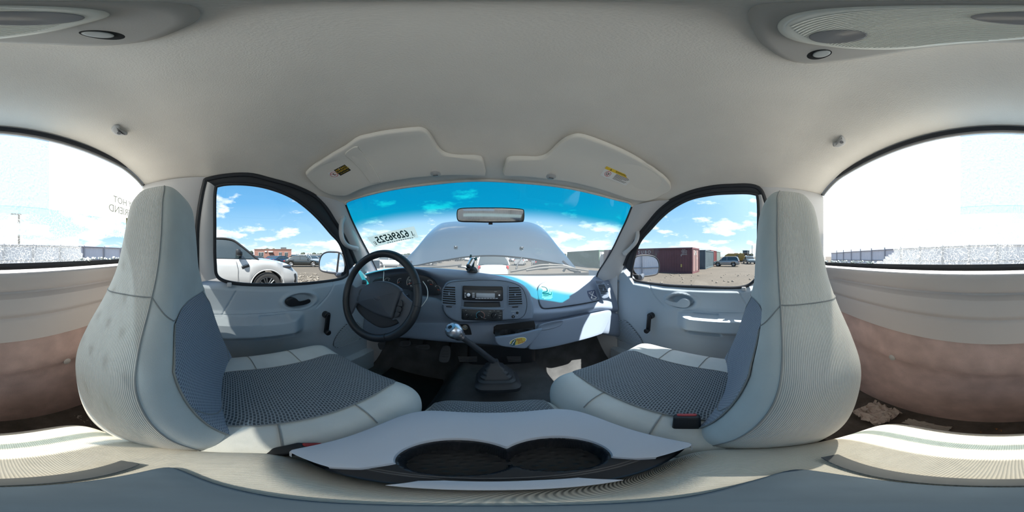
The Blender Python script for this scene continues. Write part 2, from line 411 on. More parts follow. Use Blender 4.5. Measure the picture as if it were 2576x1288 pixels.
S_ = {-1: [(-.16, -.14), (-.156, -.005), (-.145, .138), (-.111, .297), (-.085, .328), (.06, .345), (.164, .328), (.287, .307), (.400, .268), (.50, .180), (.60, .082), (.71, -.055)],
      1: [(-.16, -.14), (-.156, 0), (-.145, .14), (-.104, .27), (-.06, .345), (.06, .352), (.16, .348), (.27, .330), (.395, .288), (.514, .202), (.63, .105), (.745, -.05)]}
def side3(p, s, inw=0.0): return np.array([sidex(p[1], s)-s*inw, p[0], p[1]])
WC = {}; SCV = {}
for s in (-1, 1):
    w = np.array(W[s]); WC[s] = smooth(w, 96, closed=True)
    SCV[s] = smooth(np.array(S_[s]), 60)
# --- windscreen edge curves from the photograph
TOPE = np.array([onws(u, v) for u, v in [(869, 513), (881, 503), (968, 479), (1082, 462), (1196, 453), (1310, 458), (1425, 471), (1539, 498), (1579, 508), (1590, 518)]])
LEFE = np.array([onws(u, v) for u, v in [(869, 513), (875, 532), (904, 593), (930, 642), (950, 684)]])
RIGE = np.array([onws(u, v) for u, v in [(1590, 518), (1577, 551), (1539, 631), (1505, 684), (1500, 696)]])

# --- ceiling (headliner): from the side seals, windscreen header and rear glass
def seal3(s, n=60): return np.array([side3(p, s, .004) for p in SCV[s]])
sealL, sealR = seal3(-1), seal3(1)
def seg(c, a, b, n):
    t = np.linspace(a, b, n); k = np.arange(len(c)); return np.stack([np.interp(t, k, c[:, i]) for i in range(3)], 1)
NV = 40
# side borders of the headliner: rear pillar top -> along the seal -> up to the windscreen corner
def hborder(s):
    c = SCV[s]; k = 60/11.0
    rear = np.array([[s*.700, -.385, .345], [s*.705, -.25, .342], [s*.707, -.12, .338]])
    mid = np.array([side3(p, s, .002) for p in c[int(4.2*k):int(8.0*k)]])
    if s < 0: fr = np.array([lerp(mid[-1], LEFE[0], .5), LEFE[0]])
    else: fr = np.array([lerp(mid[-1], RIGE[0], .5), RIGE[0]])
    P = np.concatenate([rear, mid, fr]); d = np.r_[0, np.cumsum(np.linalg.norm(np.diff(P, axis=0), axis=1))]; t = np.linspace(0, d[-1], NV)
    return np.stack([np.interp(t, d, P[:, i]) for i in range(3)], 1)
HL, HR = hborder(-1), hborder(1)
NU = 49; ss = np.linspace(0, 1, NU); HG = np.zeros((NU, NV, 3))
topc = smooth(TOPE, NU); backc = np.array([[lerp(-.700, .700, t), -.385, .345+.05*(1-abs(2*t-1)**6)] for t in ss])
for j in range(NV):
    t = j/(NV-1)
    for i in range(NU):
        s_ = ss[i]; p = lerp(HL[j], HR[j], s_)+lerp(backc[i], topc[i], t)-lerp(lerp(backc[0], topc[0], t), lerp(backc[-1], topc[-1], t), s_)
        HG[i, j] = p
        w = min(1, 5*min(s_, 1-s_))*min(1, 4*min(t, 1-t)+.0); w = w*w*(3-2*w)
        HG[i, j, 2] = lerp(p[2], float(ceilz(p[0]-.0, p[1])), w)
ceiling = struct('ceiling', sheet(HG, -.012) if False else flip(grid(HG)), HEAD)
# two shallow dimples pressed in over the visor pivots are part of the moulding
# --- outer roof skin, keeps daylight out
RO = HG.copy(); cxy = RO.mean((0, 1)); RO[..., 0] *= 1.06; RO[:, -4:, 1] -= .008; RO[..., 2] += .006
struct('trim_31', sheet(RO, .004, (0, 0, 1)), PAINT)

# --- side panels, frames and panes
def strip(a, b, n=5, bulge=0.0, dirn=None):
    a = np.asarray(a); b = np.asarray(b); P = np.zeros((len(a), n, 3))
    for k in range(n):
        t = k/(n-1); P[:, k] = lerp(a, b, t)
        if bulge: P[:, k] += np.array(dirn)*bulge*math.sin(PI*t)
    return P
def rs(c, n):
    c = np.asarray(c); d = np.r_[0, np.cumsum(np.linalg.norm(np.diff(c, axis=0), axis=1))]; t = np.linspace(0, d[-1], n)
    return np.stack([np.interp(t, d, c[:, i]) for i in range(c.shape[1])], 1)
DOORS = {}
for s, nm in ((-1, 'left'), (1, 'right')):
    dn = 1 if s < 0 else 2
    root = thing('door_%d' % dn, None, None, (s*.82, .3, -.86)); root['kind'] = 'structure'; DOORS[s] = root
    wc = np.array([side3(p, s) for p in WC[s]]); k = 96/16.0
    # pane
    cen = wc.mean(0); pane = [wc*(1-q)+cen*q for q in (0, .35, .7, .97)]
    pv, pf, _ = rings(np.array(pane), False); pv = np.vstack([pv, cen+0]); m_ = len(pv)-1
    pf += [(3*96+j, 3*96+(j+1) % 96, m_) for j in range(96)]
    struct('window_%d' % (dn+1), (pv, pf, None), GLASS if s < 0 else GLASS)
    # black run channel round the pane
    mesh('window_seal', tube(wc-np.array([s*.004, 0, 0]), .0085, 8, closed=True, sx=1.0, sy=1.0), RUB, root)
    # frame between pane and body seal
    a = np.array([side3(p, s, .006) for p in WC[s][int(0*k):int(11*k)+1]]); b = np.array([side3(p, s, .010) for p in SCV[s]])
    n1 = 60; kk = np.linspace(0, 1, n1); A = np.stack([np.interp(kk*11, np.arange(len(a))/k, a[:, i]) for i in range(3)], 1)
    B = np.stack([np.interp(kk*11, np.arange(60)*11/59, b[:, i]) for i in range(3)], 1)
    cut = int(n1*3.6/11)
    P = strip(A[:cut], B[:cut], 6, .014, (-s, 0, 0)); mesh('rear_frame_trim', grid(P) if s < 0 else flip(grid(P)), TRIM, root)
    P = strip(A[cut-1:], B[cut-1:], 5, .006, (-s, 0, 0)); mesh('upper_frame', grid(P) if s < 0 else flip(grid(P)), RUB, root)
    # body seal on the cab
    mesh('trim_%d' % dn, tube(np.array([side3(p, s, .012) for p in SCV[s]]), .011, 8), RUB)['kind'] = 'structure'
    # lower panel as a moulded height field
    ny, nz = 230, 190; ys = np.linspace(-.165, .83, ny); zb = -.90
    w = np.array(W[s]); bot = np.array([(w[0][0]-.10, -.135), (w[0][0]-.02, -.138), (w[15]), (w[14]), (w[13]), (w[12]), (w[11][0]+.012, w[11][1]-.012), (S_[s][11][0]+.01, -.075), (.84, -.10)])
    zt = np.interp(ys, bot[:, 0], bot[:, 1])+.004
    P = np.zeros((ny, nz, 3))
    Y = np.repeat(ys[:, None], nz, 1); T = np.linspace(0, 1, nz)[None]**1.15; Z = zt[:, None]*(1-T)+zb*T
    X = .822-.030*sstep(.0, .035, zt[:, None]-Z)-.012*sstep(.10, .40, zt[:, None]-Z)
    X += .02*sstep(.68, .83, Y)*0
    # armrest: a ledge with a pull cup, tapering to a rounded front end
    ay = sstep(.36, .27, Y); ar = ay*sstep(-.300, -.318, Z)*sstep(-.43, -.375, Z); X -= .066*ar; X += .030*sstep(.10, .115, Y)*sstep(.285, .27, Y)*sstep(-.296, -.302, Z)*sstep(-.345, -.335, Z)*0+.028*sstep(.12, .13, Y)*sstep(.27, .25, Y)*np.exp(-((Z+.309)/.006)**2)
    X -= .012*sstep(.50, .36, Y)*sstep(-.27, -.30, Z)*sstep(-.47, -.40, Z)
    # pocket below the armrest
    pk = sstep(.10, .13, Y)*sstep(.31, .28, Y)*sstep(-.385, -.40, Z)*sstep(-.44, -.425, Z); X += .030*pk
    # handle recess (oval dish with a raised lip)
    e = np.sqrt(((Y-.335)/.082)**2+((Z+.242)/.038)**2); X -= .008*np.exp(-((e-1.15)/.16)**2); X += .026*sstep(1.0, .72, e)
    # grille field
    # low map pocket
    mp = sstep(.50, .54, Y)*sstep(-.70, -.715, Z); X -= .04*mp
    # shallow feature lines of the moulding
    ln = np.abs(Z-(-.292))+0; X += .006*np.exp(-(ln/.003)**2)*sstep(.33, .30, Y)
    rr = np.sqrt((Y-.30)**2+(Z+.05)**2); X += .005*np.exp(-((rr-.275)/.003)**2)*sstep(.40, .44, Y)*sstep(-.33, -.28, Z)
    l2 = np.abs((Y-.02)-(-(Z+.18)*-.55)); X += .005*np.exp(-(l2/.003)**2)*sstep(-.165, -.18, Z)*sstep(-.30, -.285, Z)
    P[..., 0] = s*X; P[..., 1] = Y; P[..., 2] = Z
    mesh('door_panel', grid(P) if s > 0 else flip(grid(P)), DOORP, root)
    # outer skin
    Q = np.array([[[s*.90, y, z] for z in (-.215, -.9)] for y in (-.5, .9)]); mesh('outer_skin', sheet(Q, .004, (s, 0, 0)), PAINT, root)
    Q = np.array([[[s*.818, y, z_] for y in (-.17, .84)] for z_ in (0, 1)]);
    Q = np.array([[[s*x, y, float(np.interp(y, bot[:, 0], bot[:, 1]))-.004-.8*(x-.826)] for x in (.826, .905)] for y in np.linspace(-.165, .84, 30)])
    mesh('sill', sheet(Q, .006, (0, 0, -1)), RUB, root)

    # rear pillar (between door seal and rear glass)
    k2 = 60/11.0; Bp = np.array([side3(p, s, .006) for p in SCV[s][:int(4.3*k2)]]); Bp = rs(Bp, 24)
    zz = np.linspace(-.16, .345, 24); R_ = np.stack([np.full(24, s*.695)-s*.012*(zz < -.02), np.full(24, -.385), zz], 1)
    R_ = np.array([[s*.688+s*.012*abs(q-.15)*0, -.392, q] for q in zz])
    R_[-1] = [s*.70, -.385, .345]; Bp[-1] = side3(SCV[s][int(4.25*k2)], s, .004)
    P = strip(R_, Bp, 8, .018, (-s*.8, .4, 0)); struct('trim_%d' % (dn+2), grid(P) if s > 0 else flip(grid(P)), TRIM)
    Pq = P.copy(); Pq[..., 0] += s*.05; Pq[..., 1] -= .0; struct('trim_%d' % (20+dn), sheet(Pq, s*.004, (1, 0, 0)), PAINT)
    # side below the pillar, behind the door
    P = np.array([[[s*lerp(.70, .785, t), lerp(-.40, -.158, t), z] for z in np.linspace(-.13, -.92, 12)] for t in np.linspace(0, 1, 6)])
    struct('wall_%s' % nm, grid(P) if s < 0 else flip(grid(P)), LEDGE)

    # windscreen pillar trim
    ed = LEFE if s < 0 else RIGE; k3 = 60/11.0
    Cs = np.array([side3(p, s, .010) for p in SCV[s][int(7.6*k3):]]); Cs = np.vstack([Cs, [s*.80, .80, -.13]])
    Ed = np.vstack([ed, ed[-1]+(ed[-1]-ed[-2])*.5]) if s < 0 else np.vstack([ed, ed[-1]+np.array([0.0, .01, -.05])])
    A_ = smooth(rs(Ed, 8), 28); B_ = smooth(rs(Cs, 8), 28)
    P = strip(A_, B_, 9, .020, (-s*.55, -.75, .1)); struct('trim_%d' % (dn+4), grid(P) if s < 0 else flip(grid(P)), TRIM)
    Pq = P.copy(); Pq += np.array([s*.035, .035, 0]); struct('trim_%d' % (22+dn), sheet(Pq, .004, (s*.7, .7, 0)), PAINT)
    # black weather line at the windscreen edge
    mesh('trim_%d' % (dn+6), tube(A_, .005, 6), RUB)['kind'] = 'structure'

# --- windscreen with its blue shade band (a strip of coloured film in the upper part of the pane)
nI, nJ = 41, 26; lw = smooth(LEFE, nJ); rw = smooth(RIGE, nJ); tw = smooth(TOPE, nI); bw = np.array([[lerp(lw[-1][0], rw[-1][0], t), 0, lerp(lw[-1][2], rw[-1][2], t)-.05] for t in np.linspace(0, 1, nI)])
lw2 = lw.copy(); rw2 = rw.copy(); lw2[-1, 2] -= .05; rw2[-1, 2] -= .05
WG = np.zeros((nI, nJ, 3)); SH = np.zeros((nI, nJ))
for i in range(nI):
    for j in range(nJ):
        s_, t = i/(nI-1), j/(nJ-1)
        q = lerp(lw2[j], rw2[j], s_)+lerp(tw[i], bw[i], t)-lerp(lerp(tw[0], bw[0], t), lerp(tw[-1], bw[-1], t), s_)
        q[1] = wsy(q[0], q[2]); WG[i, j] = q; SH[i, j] = tw[i][2]-q[2]
c0 = np.array([0, .62, .1]); WE = WG.copy(); 
def _band(N, L, tr):
    uv = N.new('ShaderNodeUVMap'); sp = N.new('ShaderNodeSeparateXYZ'); L.new(uv.outputs[0], sp.inputs[0])
    nz = N.new('ShaderNodeMapRange'); nz.inputs['From Min'].default_value = .078; nz.inputs['From Max'].default_value = .140; nz.interpolation_type = 'SMOOTHSTEP'
    L.new(sp.outputs['Y'], nz.inputs['Value']); mx = N.new('ShaderNodeMixRGB')
    mx.inputs[1].default_value = (.006, .50, .58, 1); mx.inputs[2].default_value = (.95, .975, .97, 1)
    L.new(nz.outputs[0], mx.inputs[0]); L.new(mx.outputs[0], tr.inputs[0])
WSG = glassmat('windscreen_glass', refl=.7, tintfn=_band)
def _dust():
    nt = WSG.node_tree; N = nt.nodes; L = nt.links; out = [n for n in N if n.type == 'OUTPUT_MATERIAL'][0]; src = out.inputs[0].links[0].from_socket
    tl_ = N.new('ShaderNodeBsdfTranslucent'); mc = N.new('ShaderNodeMixRGB'); mc.blend_type = 'MULTIPLY'; mc.inputs[0].default_value = 1; mc.inputs[1].default_value = (.86, .93, .95, 1)
    tn = [n for n in N if n.type == 'BSDF_TRANSPARENT'][0]; L.new(tn.inputs[0].links[0].from_socket, mc.inputs[2]); L.new(mc.outputs[0], tl_.inputs[0]); mx = N.new('ShaderNodeMixShader'); mx.inputs[0].default_value = .085
    L.new(src, mx.inputs[1]); L.new(tl_.outputs[0], mx.inputs[2]); L.new(mx.outputs[0], out.inputs[0])
_dust()
v_, f_, _ = grid(WG); struct('window_1', (v_, f_, np.stack([np.repeat(np.arange(nI), nJ)/40.0, SH.ravel()], 1)), WSG)
mesh('trim_9', tube(np.array(tw)+[0, -.002, -.002], .006, 6), HEAD)['kind'] = 'structure'

# --- rear wall: moulded ledge, carpet, floor
def rearz(y0): return y0
ny, nz = 61, 40; xs = np.linspace(-.80, .80, ny); P = np.zeros((ny, nz, 3)); zz = np.linspace(-.0375, -.235, nz)
X, Z = np.meshgrid(xs, zz, indexing='ij'); Yv = -.405+.028*sstep(-.0375, -.050, Z)*1-.012*sstep(-.045, -.10, Z)
edge = sstep(.66, .56, np.abs(X)); Yv += -.010*np.exp(-((Z+.095+.015*(1-edge))/.006)**2)*edge+.010*edge*sstep(-.10, -.11, Z)*sstep(-.165, -.155, Z)-.006*np.exp(-((Z+.160)/.006)**2)*edge
P[..., 0] = X; P[..., 1] = Yv; P[..., 2] = Z; P[:, 0, 1] -= .03
struct('wall_rear', grid(P), LEDGE)
zz = np.linspace(-.232, -.93, 30); X, Z = np.meshgrid(xs, zz, indexing='ij'); Yv = -.396-.02*sstep(-.36, -.38, Z)-.02*sstep(-.56, -.9, Z); P = np.stack([X, Yv, Z], 2)
wr = mesh('carpet_panel', grid(P), CARPET, bpy.data.objects['wall_rear'])
for u, v in ((168, 908), (2245, 899), (2575, 700)):
    c = cab(u, v, y=-.398) if v > 800 else None
    if c is None: continue
    mesh('push_clip', lathe([(.012, 0), (.012, .003), (.009, .005), (0, .006)], c, (0, 1, 0), 20), mat('clip_plastic', (.55, .52, .50), .45), wr)
for u, v in ((2482, 765),):
    c = cab(u, v, y=-.389); mesh('push_clip', lathe([(.011, 0), (.011, .003), (.008, .005), (0, .006)], c, (0, 1, 0), 20), LEDGE, wr)
# outer rear panel
Q = np.array([[[x, -.47, z] for z in (-.05, -.95)] for x in (-.95, .95)]); struct('trim_35', sheet(Q, .004, (0, -1, 0)), PAINT)
Q = np.array([[[x, y, -.045] for y in (-.475, -.40)] for x in (-.9, .9)]); struct('trim_10', sheet(Q, .01, (0, 0, -1)), RUB)

# header above the rear glass
hb_ = np.array([[x, -.385, z] for x, y, z in backc]); P = np.array([[hb_[i]+[0, .004, .004], hb_[i]*[1, 1, 0]+[0, -.006, min(hb_[i][2]-.004, .380)], hb_[i]*[.985, 1, 0]+[0, -.012, min(hb_[i][2]-.012, .372)]] for i in range(len(hb_))])
struct('trim_16', grid(P), mat('rear_header', (.34, .37, .42), .6))
Q = np.array([[[x, y, .395] for y in (-.402, -.370)] for x in (-.74, .74)]); struct('trim_32', sheet(Q, .004, (0, 0, 1)), PAINT)
# floor with tunnel and toe board
nx, ny2 = 80, 60; xs = np.linspace(-.90, .90, nx); ys = np.linspace(-.45, 1.05, ny2); X, Y = np.meshgrid(xs, ys, indexing='ij')
tun = .27*sstep(.32, .17, np.abs(X-.02))*sstep(.0, .25, Y+.1); Z = -.88+tun*.95+.55*sstep(.82, 1.15, Y)*1.0
Z = np.maximum(Z, -.88+0*X)
struct('floor', grid(np.stack([X, Y, Z], 2)), FLOORM)
Q = np.array([[[x, y, -.905] for y in (-.5, 1.1)] for x in (-.95, .95)]); struct('trim_33', sheet(Q, .01, (0, 0, -1)), DARK)
# firewall
Q = np.array([[[x, 1.06, z] for z in (-.12, -.95)] for x in (-.95, .95)]); struct('wall_front', sheet(Q, .01, (0, 1, 0)), DARK)
for s, nm in ((-1, 'left'), (1, 'right')):   # kick panels and sill ends
    P = np.array([[[s*lerp(.775, .70, t), lerp(.80, 1.04, t), z] for z in np.linspace(-.10, -.92, 10)] for t in np.linspace(0, 1, 5)])
    o = struct('trim_%d' % (11 if s < 0 else 12), grid(P) if s < 0 else flip(grid(P)), TRIM)
    Q = np.array([[[s*.90, y, z] for z in (-.05, -.9)] for y in (.83, 1.1)]); struct('trim_%d' % (25 if s < 0 else 26), sheet(Q, .004, (s, 0, 0)), PAINT)
    Q = np.array([[[s*x, y, -.16] for x in (.775, .905)] for y in (.80, 1.07)]); struct('trim_%d' % (13 if s < 0 else 14), sheet(Q, .01, (0, 0, -1)), DASH)

for n_, l_ in (('ceiling', 'grey cloth headliner of the truck cab'), ('floor', 'dark rubber floor of the cab with a raised tunnel'), ('wall_rear', 'grey ledge and brown carpet of the rear cab wall'), ('window_1', 'windscreen with a blue shade band along its top'), ('window_2', 'side window beside the steering wheel'), ('window_3', 'side window beside the glove box'), ('door_1', 'grey door beside the steering wheel with black handle and window crank'), ('door_2', 'grey door beside the glove box with grey handle and black window crank')):
    bpy.data.objects[n_]['label'] = l_
# ================================================================ seats
def sgnpow(c, p): return np.sign(c)*np.abs(c)**p
STITCH = mat('seam_thread', (.30, .30, .29), .9)
SEATTAB = np.array([   # z, inboard x, outboard x, front y, rear y (world metres from the viewpoint, driver side)
    [.160, -.345, -.430, -.140, -.185], [.152, -.312, -.458, -.122, -.200], [.130, -.290, -.475, -.108, -.212], [.10, -.274, -.488, -.102, -.219],
    [.03, -.260, -.500, -.096, -.228], [-.03, -.242, -.514, -.093, -.234], [-.08, -.208, -.540, -.087, -.238], [-.13, -.164, -.572, -.076, -.240],
    [-.18, -.136, -.592, -.062, -.238], [-.25, -.130, -.598, -.042, -.228], [-.33, -.134, -.598, -.016, -.214], [-.40, -.146, -.592, .010, -.196], [-.47, -.160, -.582, .020, -.175]])
def seat_rows(s, dx, dy, dz, n=84):
    t = smooth(SEATTAB, n); z = t[:, 0]+dz; xi = -s*t[:, 1]+dx; xo = -s*t[:, 2]+dx; return z, xi-CX, xo-CX, t[:, 3]+dy, t[:, 4]+dy
def make_seat(s, dx, dy, dz, label, cush_dy):
    root = thing('truck_seat', label, 'seat', (s*.40, .05+dy, -.62))
    z, xi, xo, yf, yr = seat_rows(s, dx, dy, dz); n = len(z); nt = 96
    th = np.linspace(0, 2*PI, nt, endpoint=False)
    a = (xo-xi)/2; xc = (xo+xi)/2; b = (yf-yr)/2; yc = (yf+yr)/2
    ex = 2/3.9
    def pt(i, t, off=0.0):
        c, q = math.cos(t), math.sin(t); X = sgnpow(c, ex); Y = sgnpow(q, ex)
        k_ = min(max(i, 0), n-1.0); I0 = min(int(k_), n-2); fr_ = k_-I0; L1 = lambda ar: ar[I0]+(ar[I0+1]-ar[I0])*fr_
        ai, bi, zi = L1(a), L1(b), L1(z); x = L1(xc)+(ai+math.copysign(off, ai))*X; y = L1(yc)+(bi+off)*Y
        dish = .030*sstep(-.02, -.14, zi-dz)*max(0.0, 1-(X/.74)**2)**1.0 if abs(X) < .74 else 0.0
        if Y > .2: y -= dish*min(1, (Y-.2)/.5)
        return np.array([x, y, zi])
    # theta 0 = outboard, 90 = front, 180 = inboard, 270 = rear
    def patch(t0, t1, m, i0, i1, off=0.0): return np.array([[pt(i, t, off) for i in range(i0, i1)] for t in np.linspace(t0, t1, m)])
    fa, fb = math.radians(8), math.radians(158)
    fl = (lambda g: g) if s < 0 else flip
    # head part in plain cloth, body front (bolsters), ribbed side-and-rear panel
    ih = int(n*.50)
    top = np.array([xc[0], yc[0], z[0]+.006])
    mesh('bolster', fl(flip(grid(patch(fa, fb, 60, 0, n)))), FABRIC, root)
    mesh('side_panel', fl(flip(grid(patch(fb, fa+2*PI, 70, 0, n)))), FRIB, root)
    cap = [np.array([pt(0, t) for t in th]), np.array([lerp(top, pt(0, t), .5)+[0, 0, .002] for t in th]), np.array([lerp(top, pt(0, t), .02)+[0, 0, .002] for t in th])]
    mesh('head_cap', fixn(rings(np.array(cap), True)), FABRIC, root)
    # seams
    sg = [tube(np.array([pt(i, fb, .0004) for i in range(0, n-4)]), .0014, 5)]
    sg.append(tube(np.array([pt(ih-2, t, .0004) for t in np.linspace(fb, fb+1.35, 24)]), .0012, 5))
    sg.append(tube(np.array([pt(ih-2+8*math.sin(PI*(t-fa)/(fb-fa)), t, .0004) for t in np.linspace(fa, fb, 34)]), .0012, 5))
    for g_ in sg: mesh('seam', g_, STITCH, root)
    # woven insert in the dished front
    i0, i1 = int(n*.56), n; P = []
    for t in np.linspace(math.radians(54), math.radians(126), 34):
        P.append([pt(i, lerp(t, PI/2, .35*(1-min(1, (i-i0)/8.0))), .0028) for i in range(i0, i1)])
    P = np.array(P); mesh('woven_insert', fl(flip(grid(P))), FWEAVEB, root)
    LQ_ = lambda i, t: lerp(t, PI/2, .35*(1-min(1, (i-i0)/8.0))); q = [pt(i, LQ_(i, math.radians(126)), .0028) for i in range(i0, i1)]; q2 = [pt(i, LQ_(i, math.radians(54)), .0028) for i in range(i0, i1)]
    mid = [pt(lerp(i0+16, i1-14, k/20)+9*math.sin(PI*k/20), lerp(math.radians(126), math.radians(54), k/20), .0035) for k in range(21)]
    for g_ in (tube(np.array(q), .0016, 5), tube(np.array(q2), .0016, 5), tube(np.array(mid), .0012, 5)): mesh('insert_seam', g_, STITCH, root)
    # seat cushion: rounded slab, raised bolsters, turned-down front
    cx0 = (s*.345+dx)-CX; ca, cb, cc = .226, .245, .10; cy0 = .124+cush_dy; cz = -.475+dz
    def zt(x, y):
        X = np.abs((x-cx0)/ca); Y = np.abs((y-cy0)/cb); r = np.clip((X**5+Y**5)**(1/5.0), 0, 1)
        h = cc*(1-r**4.5)**(1/2.6)
        h = h+.016*np.exp(-((X-.80)/.22)**2)*sstep(1.0, .8, Y)*sstep(.2, -.1, -(y-cy0)) -.010*np.exp(-(X/.5)**2)*sstep(1, .6, Y)
        h = h+.012*sstep(.4, .9, (y-cy0)/cb)*sstep(1.0, .86, Y)
        return cz+h
    uu = np.linspace(-1, 1, 61); vv = np.linspace(-1, 1, 61); P = np.zeros((61, 61, 3))
    for i, u in enumerate(uu):
        for j, v in enumerate(vv):
            # square to rounded square
            m = max(abs(u), abs(v)); r5 = (abs(u)**5+abs(v)**5)**.2 if m > 0 else 1; f = m/r5 if m > 0 else 0
            sg_ = math.sin(m*PI/2)**.55/m if m > 0 else 1
            x = cx0+ca*u*f*min(1.0, sg_*m)/max(m, 1e-6) if m > 0 else cx0; y = cy0+cb*v*f*min(1.0, sg_*m)/max(m, 1e-6) if m > 0 else cy0
            P[i, j] = (x, y, zt(x, y))
    P[..., 2] = np.where(np.isnan(P[..., 2]), cz, P[..., 2])
    mesh('cushion', grid(P), FABRIC, root)
    rim = np.concatenate([P[:, 0], P[-1, 1:], P[-2::-1, -1], P[0, -2:0:-1]]); low = rim.copy(); low[:, 2] = -.62; low[:, :2] = low[:, :2]*.97+np.array([cx0, cy0])*.03
    mesh('cushion_side', fixn(rings(np.array([rim, lerp(rim, low, .3)+[0, 0, 0], low]), False)), FABRIC, root)
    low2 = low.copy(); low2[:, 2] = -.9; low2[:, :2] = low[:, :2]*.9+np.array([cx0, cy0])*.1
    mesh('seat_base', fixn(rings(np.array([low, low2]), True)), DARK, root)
    # woven cushion insert
    wi = np.linspace(-.60, .42, 90) if s > 0 else np.linspace(-.42, .60, 90); wj = np.linspace(-.80, .93, 110); P2 = np.zeros((90, 110, 3))
    for i, u in enumerate(wi):
        for j, v in enumerate(wj):
            e = max(0, (abs(u)/.6)**6*0); sh = 1-.30*sstep(.55, .93, v)*0-.10*sstep(-.4, -.8, v)
            x = cx0+ca*u*sh*lerp(.92, 1.06, (v+.8)/1.73); y = cy0+cb*v; P2[i, j] = (x, y, zt(x, y)+.0035)
    # round the corners of the insert by pulling them under the cloth
    U, V = np.meshgrid((wi+s*.09)/.51, (wj-.065)/.865, indexing='ij'); P2[..., 2] -= .012*sstep(1.0, 1.12, (np.abs(U)**6+np.abs(V)**6)**(1/6.0)*1.0)
    mesh('cushion_insert', grid(P2), FWEAVE, root)
    sl = []
    for v in (-.25, .30):
        sl.append(tube(np.array([[cx0+ca*u*.98, cy0+cb*(v+.05*(1-(u/.6)**2)), zt(cx0+ca*u*.98, cy0+cb*(v+.05*(1-(u/.6)**2)))+.0020] for u in np.linspace(-.90, .90, 34)]), .0014, 5))
    bd = np.concatenate([P2[2:-2, 0], P2[-1, 2:-2], P2[-3:1:-1, -1], P2[0, -3:1:-1]])
    sl.append(tube(smooth(bd[::8], 120, True), .0016, 5, closed=True))
    for g_ in sl: mesh('cushion_seam', g_, STITCH, root)
    return root
make_seat(-1, 0.0, 0.0, 0.0, 'grey cloth high-back seat behind the steering wheel', 0.0)
make_seat(1, 0.018, 0.062, -.004, 'grey cloth high-back seat on the glove box side', 0.062)

# ---- narrow middle seat cushion
root = thing('middle_seat_cushion', 'narrow grey woven seat cushion between the two high-back seats', 'seat', (-.03, .2, -.62))
cx0 = .012-CX; cy0 = .165; ca, cb, cc, cz = .142, .205, .09, -.502
def ztm(x, y):
    X = np.abs((x-cx0)/ca); Y = np.abs((y-cy0)/cb); r = np.clip((X**6+Y**6)**(1/6.0), 0, 1); return cz+cc*(1-r**4.5)**(1/2.6)
P = np.zeros((41, 41, 3))
for i, u in enumerate(np.linspace(-1, 1, 41)):
    for j, v in enumerate(np.linspace(-1, 1, 41)):
        m = max(abs(u), abs(v)); f = 1.0
        if m > 0: r6 = (abs(u)**6+abs(v)**6)**(1/6.0); f = m/r6*math.sin(m*PI/2)**.55/m
        x = cx0+ca*u*f; y = cy0+cb*v*f; P[i, j] = (x, y, ztm(x, y))
mesh('cushion', grid(P), FABRIC, root)
rim = np.concatenate([P[:, 0], P[-1, 1:], P[-2::-1, -1], P[0, -2:0:-1]]); low = rim.copy(); low[:, 2] = -.62
mesh('cushion_side', fixn(rings(np.array([rim, low]), True)), FABRIC, root)
P2 = np.array([[[cx0+ca*u, cy0+cb*v, ztm(cx0+ca*u, cy0+cb*v)+.003] for v in np.linspace(-.6, .975, 60)] for u in np.linspace(-.86, .78, 40)])
mesh('woven_insert', grid(P2), FWEAVE, root)
for u in (-.86, .78): mesh('seam', tube(np.array([[cx0+ca*u, cy0+cb*v, ztm(cx0+ca*u, cy0+cb*v)+.003] for v in np.linspace(-.6, .975, 40)]), .002, 5), STITCH, root)

# ---- folded middle backrest with its tray and cup wells (world xy, shifted into the cab frame)
root = thing('folded_console', 'folded-down middle backrest with grey plastic tray and two black cup wells', 'console', (-.03, .03, -.46))
def wx(x): return x-CX
P = np.zeros((71, 71, 3)); ca, cb = .162, .135; cx0, cy0 = wx(.006), -.073
for i, u in enumerate(np.linspace(-1, 1, 71)):
    for j, v in enumerate(np.linspace(-1, 1, 71)):
        m = max(abs(u), abs(v)); f = 1.0
        if m > 0: r6 = (abs(u)**6+abs(v)**6)**(1/6.0); f = m/r6*math.sin(m*PI/2)**.5/m
        x = cx0+ca*u*f; y = cy0+cb*v*f; r = min(1.0, (abs((x-cx0)/ca)**6+abs((y-cy0)/cb)**6)**(1/6.0))
        P[i, j] = (x, y, -.425+.068*(1-r**4)**(1/2.4)+.0*x)
mesh('cloth_back', grid(P), CREAM, root)
rim = np.concatenate([P[:, 0], P[-1, 1:], P[-2::-1, -1], P[0, -2:0:-1]]); low = rim.copy(); low[:, 2] = -.44
mesh('cloth_side', fixn(rings(np.array([rim, low]), True)), CREAM, root)
TRAY = mat('tray_plastic', (.52, .545, .60), .5, bump=(900, .25, .0004), spec=.4)
arcL = [(-.0225+.0455*math.cos(t), .120+.0445*math.sin(t)) for t in np.radians(np.linspace(222, 32, 22))]
arcR = [(.0535+.0435*math.cos(t), .119+.0425*math.sin(t)) for t in np.radians(np.linspace(146, -46, 22))]
out = [tuple(q) for q in smooth([(.150, .052), (.1515, .10), (.147, .16), (.137, .200), (.118, .226), (.085, .239), (.01, .243), (-.065, .239), (-.098, .226), (-.117, .200), (-.127, .16), (-.1315, .10), (-.130, .052), (-.120, .047), (-.085, .054), (-.064, .070)], 70)]
out = out+arcL+arcR+[(.094, .074), (.110, .060), (.140, .047)]
OUT_ = rs(np.array([(-.121, .047), (-.130, .052), (-.1315, .10), (-.127, .16), (-.117, .200), (-.098, .226), (-.065, .239), (.01, .243), (.085, .239), (.118, .226), (.137, .200), (.147, .16), (.1515, .10), (.150, .052), (.141, .047)]), 15)
